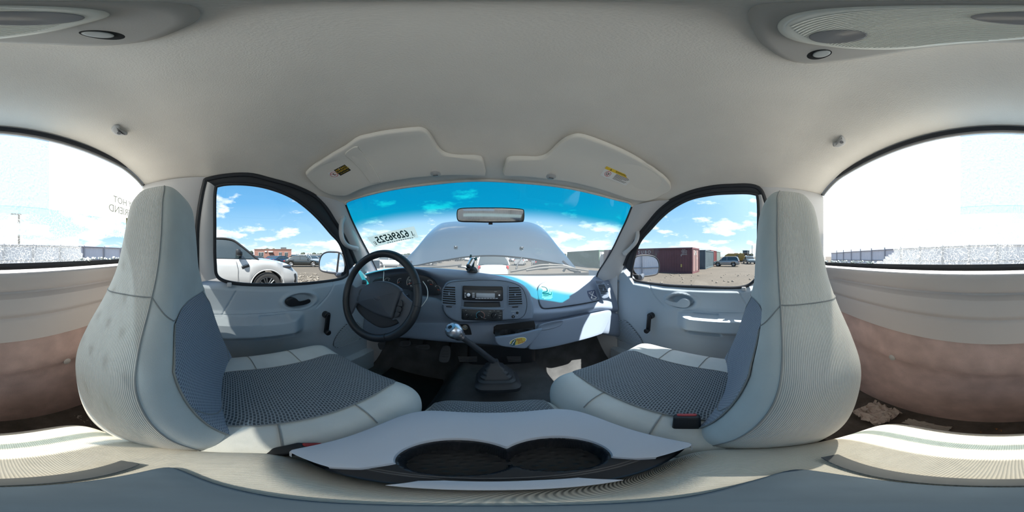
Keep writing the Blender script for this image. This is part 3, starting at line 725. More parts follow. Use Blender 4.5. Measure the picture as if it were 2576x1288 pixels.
OUT_ = rs(smooth(np.array([(-.121, .047), (-.130, .052), (-.1315, .10), (-.127, .16), (-.117, .200), (-.098, .226), (-.065, .239), (.01, .243), (.085, .239), (.118, .226), (.137, .200), (.147, .16), (.1515, .10), (.150, .052), (.141, .047)]), 200), 120)
INN_ = rs(np.array([(-.080, .055), (-.066, .067)]+arcL+arcR+[(.092, .074), (.104, .062)]), 120)
prof_ = [(0, -.030), (0, -.006), (.012, -.0015), (.04, 0), (.5, .001), (.90, 0), (.965, -.001), (.99, -.004), (1.0, -.012)]
P = np.array([[[wx(lerp(OUT_[i, 0], INN_[i, 0], t)), lerp(OUT_[i, 1], INN_[i, 1], t), -.346+dz] for t, dz in prof_] for i in range(120)])
mesh('tray', fixn(sheet(P, .002)) if False else grid(P), TRAY, root)
nx, ny = 150, 110; X, Y = np.meshgrid(np.linspace(-.126, .146, nx), np.linspace(.046, .240, ny), indexing='ij'); Z = np.full(X.shape, -.3545)
for cx in (-.0225, .0535):
    r = np.hypot(X-cx, (Y-.120)*1.02)*(1.0 if cx < 0 else 1.04); Z = np.where(r < .0435, np.minimum(Z, -.3545-.040*sstep(.0412, .0385, r)-.0035*sstep(.0435, .0425, r)), Z)
    for k in range(26):
        aa = k*2.4; rr_ = .033*math.sqrt((k+.5)/26); d = np.hypot(X-cx-rr_*math.cos(aa), Y-.121-rr_*math.sin(aa)); Z = np.where(d < .0022, Z+.0012, Z)
Z -= .004*sstep(.075, .070, Y)*sstep(.050, .054, Y)
g_ = grid(np.stack([X-CX, Y, Z], 2)); op_ = np.array([(wx(x), y) for x, y in rinset(OUT_, .006)])
def inside(x, y, poly):
    c = False
    for (x1, y1), (x2, y2) in zip(poly, np.roll(poly, -1, 0)):
        if (y1 > y) != (y2 > y) and x < (x2-x1)*(y-y1)/(y2-y1)+x1: c = not c
    return c
ok_ = [inside(x, y, op_) for x, y, z in g_[0]]
mesh('cup_well_insert', (g_[0], [f for f in g_[1] if all(ok_[i] for i in f)], None), mat('cup_well_plastic', (.018, .020, .025), .35, spec=.5, bump=(60, .2, .0006)), root)
mesh('paper_pad', fixn(plate(np.array([(wx(x), y) for x, y in [(-.034, .047), (.052, .047), (.040, .064), (.02, .0665), (-.018, .0665), (-.028, .062)]]), .003, .001, c=(0, 0, -.354))), TRAY, root)
mesh('dark_slot_strip', box((wx(.01), -.064, -.3535), (.20, .016, .004), .0015), mat('dark_strip', (.10, .105, .105), .7), root)  # added flat strip standing in for the dark slot across the cloth
tag(mesh('nadir_patch', fixn(plate(smooth(np.array([(wx(x), y) for x, y in [(.090, -.030), (.060, .002), (.010, .014), (-.045, .004), (-.092, -.034), (-.060, -.050), (.0, -.054), (.055, -.051)]]), 64, True), .006, .003, 3, c=(0, 0, -.3575))), mat('nadir_blue_grey', (.055, .085, .115), .7, var=(30, .1))),  # added pad standing in for the blurred patch straight below the camera
    'flat dark blue-grey stand-in for the blurred patch below the camera, on the folded middle backrest', 'pad')

# ---- belt buckles
def buckle(p, d, up, label):
    M = np.array(frame(d, up)); o = thing('seat_belt_buckle', label, 'buckle', p)
    mesh('body', put(plate(rrect(.040, .022, .005), .062, .004, 3), M, np.array(p)), BLACK, o)
    mesh('red_button', put(plate(rrect(.030, .009, .003), .003, .001), M, np.array(p)+M@np.array([0, -.003, .0615])), mat('red_plastic', (.55, .05, .05), .4), o)
    mesh('stalk', put(plate(rrect(.030, .010, .003), .09), M, np.array(p)-M@np.array([0, 0, .088])), BLACK, o)
buckle((wx(-.150), .035, -.425), (.10, .55, .55), (1, 0, 0), 'black belt buckle with red button lying flat beside the seat behind the steering wheel')
buckle((wx(.205), .075, -.415), (.38, .12, 1), (-.9, -.35, .4), 'black belt buckle with red button standing upright on the glove box side')

# ---- rear shelf floor and the litter behind the seats
struct('trim_34', sheet(np.array([[[x, y, -.69+.0*y] for y in np.linspace(-.43, -.16, 6)] for x in np.linspace(-.8, .8, 12)]), .02, (0, 0, -1)), mat('rear_floor', (.10, .085, .075), .95, bump=(120, .8, .004), var=(20, .3)))
def crumple(c, size, label, m, seed, flat=.5, n=16):
    g = np.random.default_rng(seed); P = np.zeros((n, n, 3))
    for i in range(n):
        for j in range(n): P[i, j] = ((i/(n-1)-.5)*size[0], (j/(n-1)-.5)*size[1], size[2]*g.random())
    for _ in range(1): P[1:-1, 1:-1, 2] = (P[1:-1, 1:-1, 2]*2+P[2:, 1:-1, 2]+P[:-2, 1:-1, 2])/4
    P[..., :2] += g.normal(0, size[0]*.02, P[..., :2].shape)
    tag(mesh(*('crumpled_paper', sheet(P+np.array(c), .0012), m), sm=False), label, 'litter')
PAPER = mat('wrapping_paper', (.50, .43, .39), .8, var=(40, .12))
crumple(cab(2205, 1042, y=-.335)+[0, 0, -.006], (.11, .10, .035), 'crumpled brown wrapping paper on the rear floor by the glove box side seat', PAPER, 3)
crumple(cab(232, 1052, y=-.34)+[0, 0, -.01], (.07, .07, .03), 'small crumpled paper behind the seat of the steering wheel', PAPER, 5)
crumple(cab(2330, 1072, y=-.36)+[0, 0, 0], (.12, .03, .010), 'flat torn paper strip lying along the rear floor', mat('torn_paper', (.42, .38, .34), .85), 8)
tag(mesh('dry_leaf', sheet(np.array([[[i*.012-.02, j*.008-.012, .006*math.sin(i*1.3+j)] for j in range(4)] for i in range(5)])+cab(2498, 1086, y=-.375)+[0, 0, .004], .001), mat('dry_leaf', (.45, .17, .05), .8), sm=False), 'crumpled orange dry leaf on the rear floor below the rear glass', 'leaf')
# ================================================================ dashboard
class Pane:
    """a flat working plane in the cab: ex to the right, ey up, en towards the seats"""
    def __init__(s, u, v, n, **k):
        s.o = cab(u, v, **k) if k else u
        s.n = Vector(n).normalized(); s.M = np.array(frame(s.n)); s.d = np.array(s.n)@s.o
    def loc(s, u, v, h=0.0):
        p = onplane(u, v, s.n, s.d+h); q = s.M.T@(p-s.o); return q[:2]
    def locs(s, pts, h=0.0): return np.array([s.loc(u, v, h) for u, v in pts])
    def at(s, u, v, h=0.0): return onplane(u, v, s.n, s.d+h)
    def put(s, g, a=(0, 0), h=0.0, rot=0.0):
        V = np.array(g[0], float)
        if rot: c, q = math.cos(rot), math.sin(rot); V = np.stack([V[:, 0]*c-V[:, 1]*q, V[:, 0]*q+V[:, 1]*c, V[:, 2]], 1)
        V = V+np.array([a[0], a[1], h]); return V@s.M.T+s.o, g[1], None
    def plate(s, pts, th, bev=0.0, h=0.0, n=0, seg=3, dome=0.0):
        o = s.locs(pts, h)
        if n: o = smooth(o, n, True)
        if np.cross(o-o.mean(0), np.roll(o, -1, 0)-o.mean(0)).sum() < 0: o = o[::-1]
        return s.put(fixn(plate(o, th, bev, seg, radial=n > 0, dome=(dome if n > 0 else None))), h=h)
def zof(x, y, v):
    return math.hypot(x+CX, y)*math.tan(math.radians((644-v)*KPX))+ROLL*x
def uof(x, y): return U0+math.degrees(math.atan2(x+CX, y))/KPX
DB = thing('dashboard', 'blue-grey moulded dashboard running the full width under the windscreen', 'dashboard', (0, .85, -.60))
TB = {  # row: (x list, y list), (u list, v list)
 1: (([-.8, -.2, 0, .2, .8], [.88, .88, .90, .95, .90]), ([900, 950, 1055, 1106, 1157, 1209, 1260, 1350, 1500, 1560], [696, 688, 681, 681, 685, 690, 691, 691, 692, 697])),
 2: (([-.8, -.6, -.3, -.1, 0, .1, .2, .5, .8], [.80, .79, .775, .770, .775, .84, .92, .92, .88]), ([900, 918, 952, 987, 1020, 1055, 1106, 1157, 1209, 1260, 1310, 1350, 1432, 1490, 1560], [693, 686, 678, 673, 670, 671, 672, 676, 685, 693, 700, 704, 697, 696, 702])),
 3: (([-.8, -.6, -.3, -.1, 0, .1, .2, .3, .5, .8], [.775, .748, .742, .745, .752, .775, .872, .903, .903, .85]), ([900, 918, 952, 987, 1020, 1055, 1074, 1094, 1106, 1125, 1190, 1260, 1311, 1358, 1393, 1432, 1485, 1560], [697, 691, 682, 677, 674, 677, 683, 694, 698, 701, 700, 702, 714, 716, 706, 703, 703, 712])),
 4: (([-.8, -.6, -.3, -.17, -.1, .1, .2, .3, .5, .8], [.82, .835, .825, .79, .775, .785, .842, .857, .857, .82]), ([900, 950, 1020, 1074, 1106, 1150, 1311, 1380, 1432, 1500, 1560], [703, 688, 682, 690, 720, 725, 735, 740, 736, 733, 740])),
 5: (([-.8, -.6, -.3, -.17, -.1, .1, .2, .3, .5, .8], [.81, .825, .81, .79, .79, .79, .805, .814, .814, .80]), ([900, 960, 1016, 1106, 1150, 1311, 1364, 1432, 1506, 1560], [736, 735, 734, 745, 770, 775, 776, 769, 756, 762])),
 6: (([-.8, -.6, -.3, -.1, .1, .2, .5, .8], [.79, .775, .765, .775, .78, .775, .775, .79]), ([900, 1016, 1106, 1150, 1311, 1364, 1432, 1506, 1560], [744, 741, 752, 785, 790, 788, 783, 771, 777])),
 7: (([-.8, -.6, -.3, -.1, .1, .2, .5, .8], [.78, .76, .755, .765, .77, .785, .79, .80]), ([900, 1016, 1106, 1150, 1311, 1366, 1432, 1511, 1560], [785, 790, 794, 805, 806, 806, 794, 779, 784])),
 8: (([-.8, -.6, -.3, -.1, .1, .2, .5, .8], [.775, .762, .762, .775, .785, .81, .815, .82]), ([900, 1016, 1106, 1150, 1311, 1366, 1432, 1511, 1560], [810, 812, 812, 814, 813, 811, 797, 782, 788])),
 9: (([-.8, -.6, -.3, -.1, .1, .2, .5, .8], [.77, .755, .755, .765, .77, .78, .78, .79]), ([900, 1016, 1106, 1150, 1311, 1366, 1432, 1511, 1560], [814, 815, 815, 817, 819, 816, 802, 786, 792])),
 10: (([-.8, -.6, -.3, -.1, .1, .2, .5, .8], [.76, .745, .74, .735, .735, .735, .735, .765]), ([900, 1005, 1112, 1148, 1237, 1346, 1451, 1510, 1560], [846, 849, 860, 863, 868, 879, 857, 838, 846])),
}
xst = np.unique(np.r_[np.linspace(-.775, .775, 63)])
prof = []
for x in xst:
    y0 = min(wsy(x, -.125)+.03, 1.04); col = [np.array([x, y0, -.165])]
    for r in range(1, 11):
        (xs_, ys_), (us_, vs_) = TB[r]; y = float(np.interp(x, xs_, ys_)); v = float(np.interp(uof(x, y), us_, vs_))
        col.append(np.array([x, y, zof(x, y, v)]))
    p = col[-1]; col.append(p+[0, .05, -.025]); col.append(np.array([x, 1.04, p[2]+.02])); prof.append(col)
prof = np.array(prof)
# refine along the profile with rounded transitions
fine = []
for col in prof:
    q = []
    for k in range(len(col)-1):
        for t in np.linspace(0, 1, 7)[:-1]: q.append(lerp(col[k], col[k+1], t))
    q.append(col[-1]); q = np.array(q)
    for _ in range(4): q[1:-1] = (q[:-2]+2*q[1:-1]+q[2:])/4
    fine.append(q)
fine = np.array(fine)
for _ in range(3): fine[1:-1] = (fine[:-2]+2*fine[1:-1]+fine[2:])/4
nl = 6*8
mesh('dash_pad', flip(grid(fine[:, :6*5+3])), DASHT if False else DASH, DB)
mesh('lower_dash', flip(grid(fine[:, 6*5+2:])), DASHL if False else DASH, DB)
# --- gauge cluster in its hooded recess
CL = Pane(1030, 712, (0, -1, .10), y=.790)
g_pts = [(935, 716), (945, 702), (975, 693), (1010, 688), (1050, 690), (1078, 697), (1096, 710), (1104, 728), (1104, 742), (1050, 738), (1016, 733), (960, 732), (938, 730)]
ic = mesh('gauge_cluster', CL.plate(g_pts, .006, .002, n=60), mat('gauge_face', (.028, .034, .045), .35, spec=.5), DB)
def gauge(u, v, r, a0, a1, n, needle, lab, lpos):
    a = CL.loc(u, v, .008); k = math.radians
    arc = [(r*math.cos(k(t)), r*math.sin(k(t))) for t in np.linspace(a0, a1, 28)]
    g = [tube(np.array([[x, y, 0] for x, y in arc]), .0006, 4)]
    for t in np.linspace(a0, a1, n):
        c, s_ = math.cos(k(t)), math.sin(k(t)); g.append(tube(np.array([[r*.84*c, r*.84*s_, 0], [r*c, r*s_, 0]]), .0006, 4))
    for s_, (lx, ly) in zip(lab, lpos): g.append(move(text(s_, r*.42, .0001), (lx*r, ly*r, 0)))
    o = mesh('gauge_marks', CL.put(geo(*g), a, .0072), WHITE, ic); o['kind'] = 'stuff'
    c, s_ = math.cos(k(needle)), math.sin(k(needle))
    mesh('needle', CL.put(tube(np.array([[0, 0, 0], [r*.9*c, r*.9*s_, 0]]), [.0016, .0007], 5), a, .0085), mat('orange_needle', (.85, .10, .04), .5), ic)
    mesh('gauge_hub', CL.put(lathe([(r*.17, 0), (r*.17, .004), (r*.12, .005)], (0, 0, 0), (0, 0, 1), 16), a, .0072), BLACK, ic)
gauge(1007, 709, .020, 95, 215, 5, 205, 'FE', [(.15, .9), (-.35, -.1)])
gauge(1039, 711, .040, 70, 205, 19, 200, ['0', '20', '40', '60', 'MPH'], [(-.55, -.15), (-.55, .25), (-.2, .6), (.3, .6), (0, -.5)])
gauge(1080, 714, .020, 10, 120, 5, -12, 'H', [(-.4, .7)])
gauge(1099, 728, .020, 10, 120, 5, -12, 'H', [(-.4, .7)])
gauge(975, 712, .030, 60, 190, 9, 180, '05', [(-.5, .0), (.2, .6)])
# --- raised centre panel
ST = Pane(1228, 757, (0, -1, .16), y=.735)
bz = [(1109, 772), (1111, 740), (1113, 724), (1117, 714), (1126, 706), (1150, 700.5), (1191, 698), (1230, 697.5), (1262, 699), (1295, 706), (1318, 717), (1334, 735), (1342, 757), (1345, 778), (1343, 797), (1335, 804), (1290, 806), (1245, 811), (1200, 813.5), (1157, 814), (1138, 808), (1121, 797), (1112, 785)]
o = smooth(ST.locs(bz), 140, True); o = o if np.cross(o-o.mean(0), np.roll(o, -1, 0)-o.mean(0)).sum() > 0 else o[::-1]
cpan = mesh('centre_panel', fixn(ST.put(plate(o, .085, .020, 6, radial=True, dome=.0), h=-.085)), DASH, DB)
rim = ST.locs([(1114, 772), (1116, 735), (1121, 719), (1140, 709), (1200, 705), (1262, 706), (1305, 718), (1322, 742), (1325, 775), (1310, 800), (1260, 806), (1160, 809), (1130, 799), (1118, 785)])
o2 = smooth(rim, 120, True); mesh('panel_groove', ST.put(tube(np.c_[o2, np.zeros(120)], .0010, 5, closed=True), h=.0004), DARK, DB)
def vent(P, outl, bars, parent, name, tab, h0=0.0):
    """louvred air vent: rim, dark cavity, slats with rounded slots between them"""
    o = P.locs(outl); o = smooth(o, 60, True); o = o if np.cross(o-o.mean(0), np.roll(o, -1, 0)-o.mean(0)).sum() > 0 else o[::-1]
    h = mesh(name, P.put(fixn(ringplate(o, inset(o, .0035), .004)), h=h0+.0002), DASH, parent)
    mesh('cavity', P.put(fixn(plate(inset(o, .003), .0006)), h=h0+.0006), DARK, h)
    c0, c1 = o[:, 1].min(), o[:, 1].max(); n = bars
    for k in range(n):
        y = lerp(c0, c1, (k+.5)/n); xs_ = []
        for i in range(len(o)):
            a, b = o[i], o[(i+1) % len(o)]
            if (a[1]-y)*(b[1]-y) <= 0 and abs(a[1]-b[1]) > 1e-9: xs_.append(a[0]+(y-a[1])/(b[1]-a[1])*(b[0]-a[0]))
        if len(xs_) < 2: continue
        w = max(xs_)-min(xs_)-.004
        mesh('slat', P.put(box((0, 0, 0), (w, (c1-c0)/n*.42, .004), .0012, 1, R=rotm('X', 25)), ((max(xs_)+min(xs_))/2, y), h0+.0030), DASH, h)
    m = o.mean(0); mesh('vent_tab', P.put(plate(rrect(tab[0], tab[1], tab[0]*.45), .004, .0012), m, h0+.003), DASH, h)
    return h
vent(ST, [(1113, 765), (1113, 740), (1114, 727), (1119, 720), (1130, 718), (1143, 718.5), (1147, 723), (1147.5, 745), (1147.5, 767), (1130, 767)], 9, cpan, 'air_vent', (.007, .017))
vent(ST, [(1278, 768), (1278, 745), (1278, 722), (1281, 719), (1295, 719), (1307, 722), (1312, 731), (1314, 750), (1314, 768), (1296, 768)], 9, cpan, 'air_vent', (.007, .017))
for u, v in ((1129.5, 771.5), (1296, 772)):
    mesh('thumb_wheel', ST.put(plate(rrect(.028, .0055, .0027), .0025, .001), ST.loc(u, v), .0003), BLACK, cpan)
# radio recess, radio, empty pocket
mesh('radio_surround', ST.plate([(1160.5, 776), (1160.5, 718), (1267, 718), (1267, 776)], .0015, .0005), DASHL, cpan)
def rec(P, u0, v0, u1, v1, th, bev, h, m, name, parent, r=None):
    a, b = P.loc(u0, v1, h), P.loc(u1, v0, h); w, hh = abs(b[0]-a[0]), abs(b[1]-a[1]); c = (a+b)/2
    return mesh(name, P.put(fixn(plate(rrect(w, hh, r if r is not None else min(w, hh)*.12), th, bev)), c, h), m, parent)
rad = thing('car_radio', 'black single-slot car radio with silver knob in the raised centre panel', 'radio', ST.at(1214, 752))
rec(ST, 1163, 720.5, 1265, 754.5, .004, .001, .0012, BLACK, 'sleeve', rad)
rec(ST, 1166.5, 729, 1262, 753, .009, .002, .003, mat('radio_face', (.02, .021, .028), .3, spec=.6), 'faceplate', rad)
rec(ST, 1198, 738, 1245, 748, .0012, .0004, .0118, mat('radio_display', (.42, .44, .50), .25), 'display', rad)
mesh('volume_knob', ST.put(lathe([(.0095, 0), (.0095, .006), (.008, .008), (.007, .009), (0, .0092)], (0, 0, 0), (0, 0, 1), 28), ST.loc(1179.5, 741.5), .0115), SATIN, rad)
mesh('knob_ring', ST.put(lathe([(.0125, 0), (.0125, .003), (.0105, .004)], (0, 0, 0), (0, 0, 1), 28), ST.loc(1179.5, 741.5), .0115), BLACK, rad)
SILV = mat('radio_silver_print', (.55, .55, .60), .35)
for k in range(8):
    rec(ST, 1196+k*7.2, 749.6, 1202+k*7.2, 751.6, .001, .0003, .0118, SILV, 'preset_key', rad)
for v in (738, 742.5, 747): rec(ST, 1168.5, v-1.3, 1173, v+1.3, .001, .0003, .0118, SILV, 'side_key', rad); rec(ST, 1188, v-1.3, 1194, v+1.3, .001, .0003, .0118, SILV, 'side_key', rad)
mesh('brand_print', ST.put(text('SONY', .005, .0001), ST.loc(1247, 733.5, .012), .0121), WHITE, rad)
mesh('jack', ST.put(lathe([(.004, 0), (.004, .002), (.002, .002), (.002, .0005)], (0, 0, 0), (0, 0, 1), 20), ST.loc(1255.5, 742), .0118), SATIN, rad)
pk = [(1167, 771.5), (1168, 758.5), (1257, 758.5), (1259, 771.5)]
q0 = ST.locs(pk)*1.0; q1 = ST.locs([(1172, 769), (1172, 762), (1253, 762), (1255, 769)])-0
mesh('pocket', fixn((np.vstack([ST.put((np.c_[q0, np.full(4, .0045)], [], None))[0], ST.put((np.c_[q1, np.full(4, .0022)], [], None))[0]]), [(0, 1, 5, 4), (1, 2, 6, 5), (2, 3, 7, 6), (3, 0, 4, 7), (4, 5, 6, 7)], None)), mat('pocket_plastic', (.035, .038, .044), .25, spec=.6), cpan, sm=False)
rec(ST, 1159, 773.5, 1268, 776.5, .005, .0015, .001, DASH, 'ledge', cpan)
# climate panel
hv = rec(ST, 1161, 778.5, 1264, 804, .003, .001, .0006, mat('climate_face', (.018, .02, .024), .4), 'climate_panel', cpan, r=.008)
for i, (u, ang) in enumerate(((1172.8, 60), (1208.5, -35), (1243.5, 60))):
    c = ST.loc(u, 793.2, .004)
    kn = mesh('climate_knob', ST.put(lathe([(.0150, 0), (.0145, .004), (.0128, .005), (.0120, .010), (.011, .011), (0, .0112)], (0, 0, 0), (0, 0, 1), 32), c, .003), BLACK, hv)
    mesh('knob_grip', ST.put(plate(rrect(.026, .0075, .0035), .010, .0025), c, .012, rot=math.radians(ang)), BLACK, hv)
    mesh('pointer', ST.put(box((.008, 0, 0), (.008, .0012, .0006)), c, .0222, rot=math.radians(ang)), WHITE, hv)
    if i == 1:
        for cc, a0, a1 in (((.10, .55, .75), 225, 95), ((.80, .38, .32), 85, -45)):
            mesh('temperature_arc', ST.put(tube(np.array([[.0185*math.cos(t), .0185*math.sin(t), 0] for t in np.radians(np.linspace(a0, a1, 20))]), .0008, 4), c, .0038), mat('arc_%d' % a0, cc, .5), hv)
pr = []
for u, v, s_ in ((1163.5, 781, '*'), (1172, 781, 'LO'), (1181, 782, '·'), (1184, 787, '·'), (1186, 793, 'HI'), (1197, 801.5, 'COOL'), (1220, 801.5, 'WARM'), (1233, 783, 'PANEL'), (1243.5, 782, 'OFF'), (1253.5, 782.5, 'PNL&FLR'), (1259, 787.5, 'FLOOR'), (1230, 788, 'A/C'), (1228.5, 793.5, 'MAX'), (1258, 793.5, 'FLR&DEF'), (1256.5, 799.5, 'DEF')):
    pr.append(ST.put(text(s_, .0034, .0001), ST.loc(u, v, .0036), .0037))
mesh('climate_lettering', geo(*pr), WHITE, hv)['kind'] = 'stuff'
# airbag switch
mesh('airbag_switch', ST.put(lathe([(.0075, 0), (.0075, .002), (.0055, .0025), (0, .0025)], (0, 0, 0), (0, 0, 1), 24), ST.loc(1291, 796.5), .0004), BLACK, cpan)
mesh('key_slot', ST.put(box((0, 0, 0), (.0012, .007, .0008)), ST.loc(1291, 796.5), .0031), WHITE, cpan)
mesh('warning_lamp', ST.put(lathe([(.006, 0), (.006, .001), (0, .0015)], (0, 0, 0), (0, 0, 1), 20), ST.loc(1301, 787), .0004), DARK, cpan)
mesh('switch_lettering', geo(*[ST.put(text(s_, h_, .0001), ST.loc(u, v), .0006) for u, v, s_, h_ in ((1296, 782.5, 'PASSENGER AIRBAG', .0042), (1291, 789, 'ON', .0036), (1301, 793.5, 'OFF', .0036))]), WHITE, cpan)['kind'] = 'stuff'
# --- airbag lid on the right, flush with the dash, outlined by a gap
pa, pb, pc = cab(1432, 703, y=.888), cab(1432, 769, y=.805), cab(1370, 740, y=.846)
n_ = np.cross(pb-pa, pc-pa); n_ = n_ if n_[1] < 0 else -n_
LD = Pane(pa*.5+pb*.5, None, n_)
lid = [(1354, 752), (1351, 735), (1356, 719), (1372, 710), (1393, 706), (1432, 703), (1462, 702.5), (1482, 703), (1490, 707), (1497, 720), (1507, 745), (1507, 754), (1500, 757), (1470, 763), (1432, 769), (1395, 774), (1368, 776), (1359, 768)]
mesh('airbag_lid', LD.plate(lid, .010, .003, h=-.004, n=90), DASHT if False else DASH, DB)
o = smooth(LD.locs(lid, .004), 110, True); mesh('lid_gap', LD.put(tube(np.c_[inset(o, -.0012) if np.cross(o-o.mean(0), np.roll(o, -1, 0)-o.mean(0)).sum() > 0 else inset(o, .0012), np.zeros(110)], .0018, 5, closed=True), h=.0025), DARK, DB)
# stickers on the lid
def sticker(name, label, cat='sticker'): return None
sn = thing('snake_sticker', 'cream sticker of a coiled snake over a motto ribbon on the airbag lid', 'sticker', LD.at(1376, 750))
CREAMP = mat('cream_print', (.78, .72, .58), .6); SNK = mat('dark_teal_print', (.02, .10, .12), .6)
mesh('ribbon', LD.plate([(1363, 746), (1389, 745), (1390, 749), (1387.5, 749.5), (1387, 752), (1368, 753), (1367.5, 750), (1363.5, 750)], .0006, h=.0066), CREAMP, sn, sm=False)
mesh('ribbon_lettering', LD.put(text("DON'T TREAD", .0052, .0001), LD.loc(1376.2, 747.4, .0074), .0074), SNK, sn); mesh('ribbon_lettering', LD.put(text('ON ME', .0045, .0001), LD.loc(1377, 751.0, .0074), .0074), SNK, sn)
mesh('coil_backing', LD.plate([(1364, 744.5), (1364, 736), (1365, 729), (1360.5, 723), (1361, 719), (1370, 719.5), (1377, 722.5), (1381, 733), (1384, 737), (1384, 731), (1387, 731), (1389.5, 738), (1389, 744)], .0006, h=.0064), CREAMP, sn, sm=False)
pth = lambda pts, n=40: np.c_[smooth(LD.locs(pts, .008), n), np.zeros(n)]
gs = [LD.put(tube(pth([(1362, 721), (1368, 721.5), (1374, 724), (1377, 730), (1374, 734), (1367, 735), (1366, 738), (1372, 739.5), (1380, 739), (1384, 741), (1387, 740), (1387.5, 735), (1385.5, 733)]), np.r_[np.full(30, .0035), np.linspace(.0035, .001, 10)], 6, sy=.2), h=.0074)]
for k in range(3): gs.append(LD.put(tube(pth([(1365.5, 736+k*3), (1371, 737.5+k*3), (1378, 737+k*3), (1381.5, 735.5+k*3)], 12), .0018, 6, sy=.2), h=.0076))
mesh('snake', geo(*gs), SNK, sn)
d2 = thing('navy_sticker', 'navy blue sticker with white crossed tools at the far end of the airbag lid', 'sticker', LD.at(1490, 745))
NAVY = mat('navy_print', (.045, .065, .13), .5)
mesh('backing', LD.plate([(1477, 733), (1480, 731.5), (1493, 729.5), (1497, 731), (1503, 751), (1502, 753), (1490, 756), (1487, 754.5), (1480, 744)], .0006, h=.0066, n=40), NAVY, d2)
def bar(a, b, w): return LD.put(tube(np.c_[LD.locs([a, b], .0075), [0, 0]], w, 5, sy=.15), h=.0074)
for q in (bar((1483, 738), (1500, 748), .0016), bar((1494, 732.5), (1487, 749.5), .0016), bar((1487, 750), (1490, 748), .0028), bar((1498, 746.5), (1501, 749.5), .0026), bar((1489, 752.5), (1500, 750.5), .0014)): mesh('crossed_tool', q, WHITE, d2)
ang = math.atan2(*(LD.loc(1492, 733)-LD.loc(1480, 738))[::-1])
for s_, h_, u, v, k in (('ANYTIME', .0075, 1485.5, 735.6, .8), ('PLAY', .006, 1487.5, 739.5, .6), ('LONGER', .0055, 1496, 753.2, .5)): mesh('lettering', LD.put(text(s_, h_, .0001), LD.loc(u, v, .0075), .0074, rot=ang*k), WHITE, d2)
# --- end vents
EV = Pane(1514, 730, (-.42, -1, .30), y=.800)
mesh('end_vent_plate', EV.plate([(1496, 706), (1507, 704.5), (1517, 708), (1525, 722), (1531, 740), (1529, 748), (1519, 751), (1512, 747), (1506, 733)], .006, .002, h=-.002, n=50), DASH, DB)
vent(EV, [(1503, 718), (1512, 715), (1519, 714.5), (1524, 723), (1528, 735), (1527, 737.5), (1518, 740), (1511, 741.5), (1508, 735)], 7, DB, 'air_vent', (.008, .018), h0=.0045)
g = []
for r_ in range(3):
    for c_ in range(6-r_): g.append(EV.put(box((0, 0, 0), (.0055, .003, .0008)), EV.loc(1500+c_*3.2+r_*.9, 707.5+r_*2.6+c_*.2, .005), .0045))
mesh('demister_slots', geo(*g), DARK, DB)['kind'] = 'stuff'
EL = Pane(911, 710, (.35, -1, .15), y=.775)
vent(EL, [(899, 718), (901, 706), (905, 702), (916, 701.5), (922, 704), (922.5, 715), (919, 719), (908, 720)], 5, DB, 'air_vent', (.005, .012))
# --- glove box door
pa, pb, pc = cab(1440, 800, y=.772), cab(1440, 858, y=.728), cab(1360, 830, y=.752)
n_ = np.cross(pb-pa, pc-pa); n_ = n_ if n_[1] < 0 else -n_
GB = Pane(pa*.5+pb*.5, None, n_)
gl = [(1350, 822), (1356, 815), (1372, 811), (1400, 806), (1432, 799.5), (1470, 791.5), (1508, 783.5), (1524, 781), (1531, 784), (1531, 795), (1522, 816), (1511, 836), (1500, 842), (1470, 851.5), (1432, 861), (1395, 869), (1360, 875), (1336, 877), (1326, 874), (1330, 862), (1343, 840)]
mesh('glove_door', GB.plate(gl, .028, .008, h=-.018, n=120, seg=4), DASHL if False else DASH, DB)
hd = [(1360, 824), (1366, 817), (1380, 812.5), (1400, 808.5), (1412, 807.5), (1415, 810), (1410, 817), (1396, 823), (1378, 827.5), (1364, 829)]
o = smooth(GB.locs(hd, .01), 60, True); o = o if np.cross(o-o.mean(0), np.roll(o, -1, 0)-o.mean(0)).sum() > 0 else o[::-1]
R_ = [np.c_[inset(o, -.005), np.full(60, .0095)], np.c_[inset(o, -.002), np.full(60, .0125)], np.c_[o, np.full(60, .0125)], np.c_[inset(o, .004), np.full(60, .0105)]]
mesh('glove_handle', GB.put(fixn(rings(np.array(R_), True))), DASHL, DB)
# --- pull-out cup drawer with the oval shop sticker
CD = Pane(1300, 855, (0, -1, .25), y=.66)
dr = [(1245, 850), (1248, 846), (1270, 843), (1300, 838.5), (1330, 832), (1352, 827), (1361, 826), (1356, 836), (1340, 855), (1322, 872), (1312, 874), (1280, 871), (1258, 867), (1248, 860)]
mesh('drawer_front', CD.plate(dr, .020, .006, h=-.014, n=80), DASH, DB)
ztop = cab(1300, 842, y=.68)[2]
ox = [cab(1246, 848, y=.68)[0], cab(1352, 832, y=.68)[0]]
nx_, ny_ = 90, 60; X, Y = np.meshgrid(np.linspace(ox[0], ox[1], nx_), np.linspace(.665, .775, ny_), indexing='ij'); Z = np.full(X.shape, ztop-.006); xm = (ox[0]+ox[1])/2
for cx in (xm-.036, xm+.040):
    r = np.hypot(X-cx, Y-.715); Z -= .045*sstep(.0365, .0335, r)
mesh('drawer_tray', grid(np.stack([X, Y, Z], 2)), mat('drawer_plastic', (.03, .034, .04), .45), DB)
mesh('drawer_opening', ST.plate([(1241, 838), (1242, 822), (1250, 817), (1290, 813.5), (1332, 808), (1343, 807), (1346, 818), (1345, 832), (1300, 842), (1250, 846)], .004, h=-.05, n=0), DARK, DB, sm=False)
sk = thing('oval_sticker', 'yellow oval sticker with red lettering and a leaping fish on the cup drawer', 'sticker', CD.at(1303, 860))
cs = CD.loc(1303.5, 858.5, .007); rt = math.radians(14)
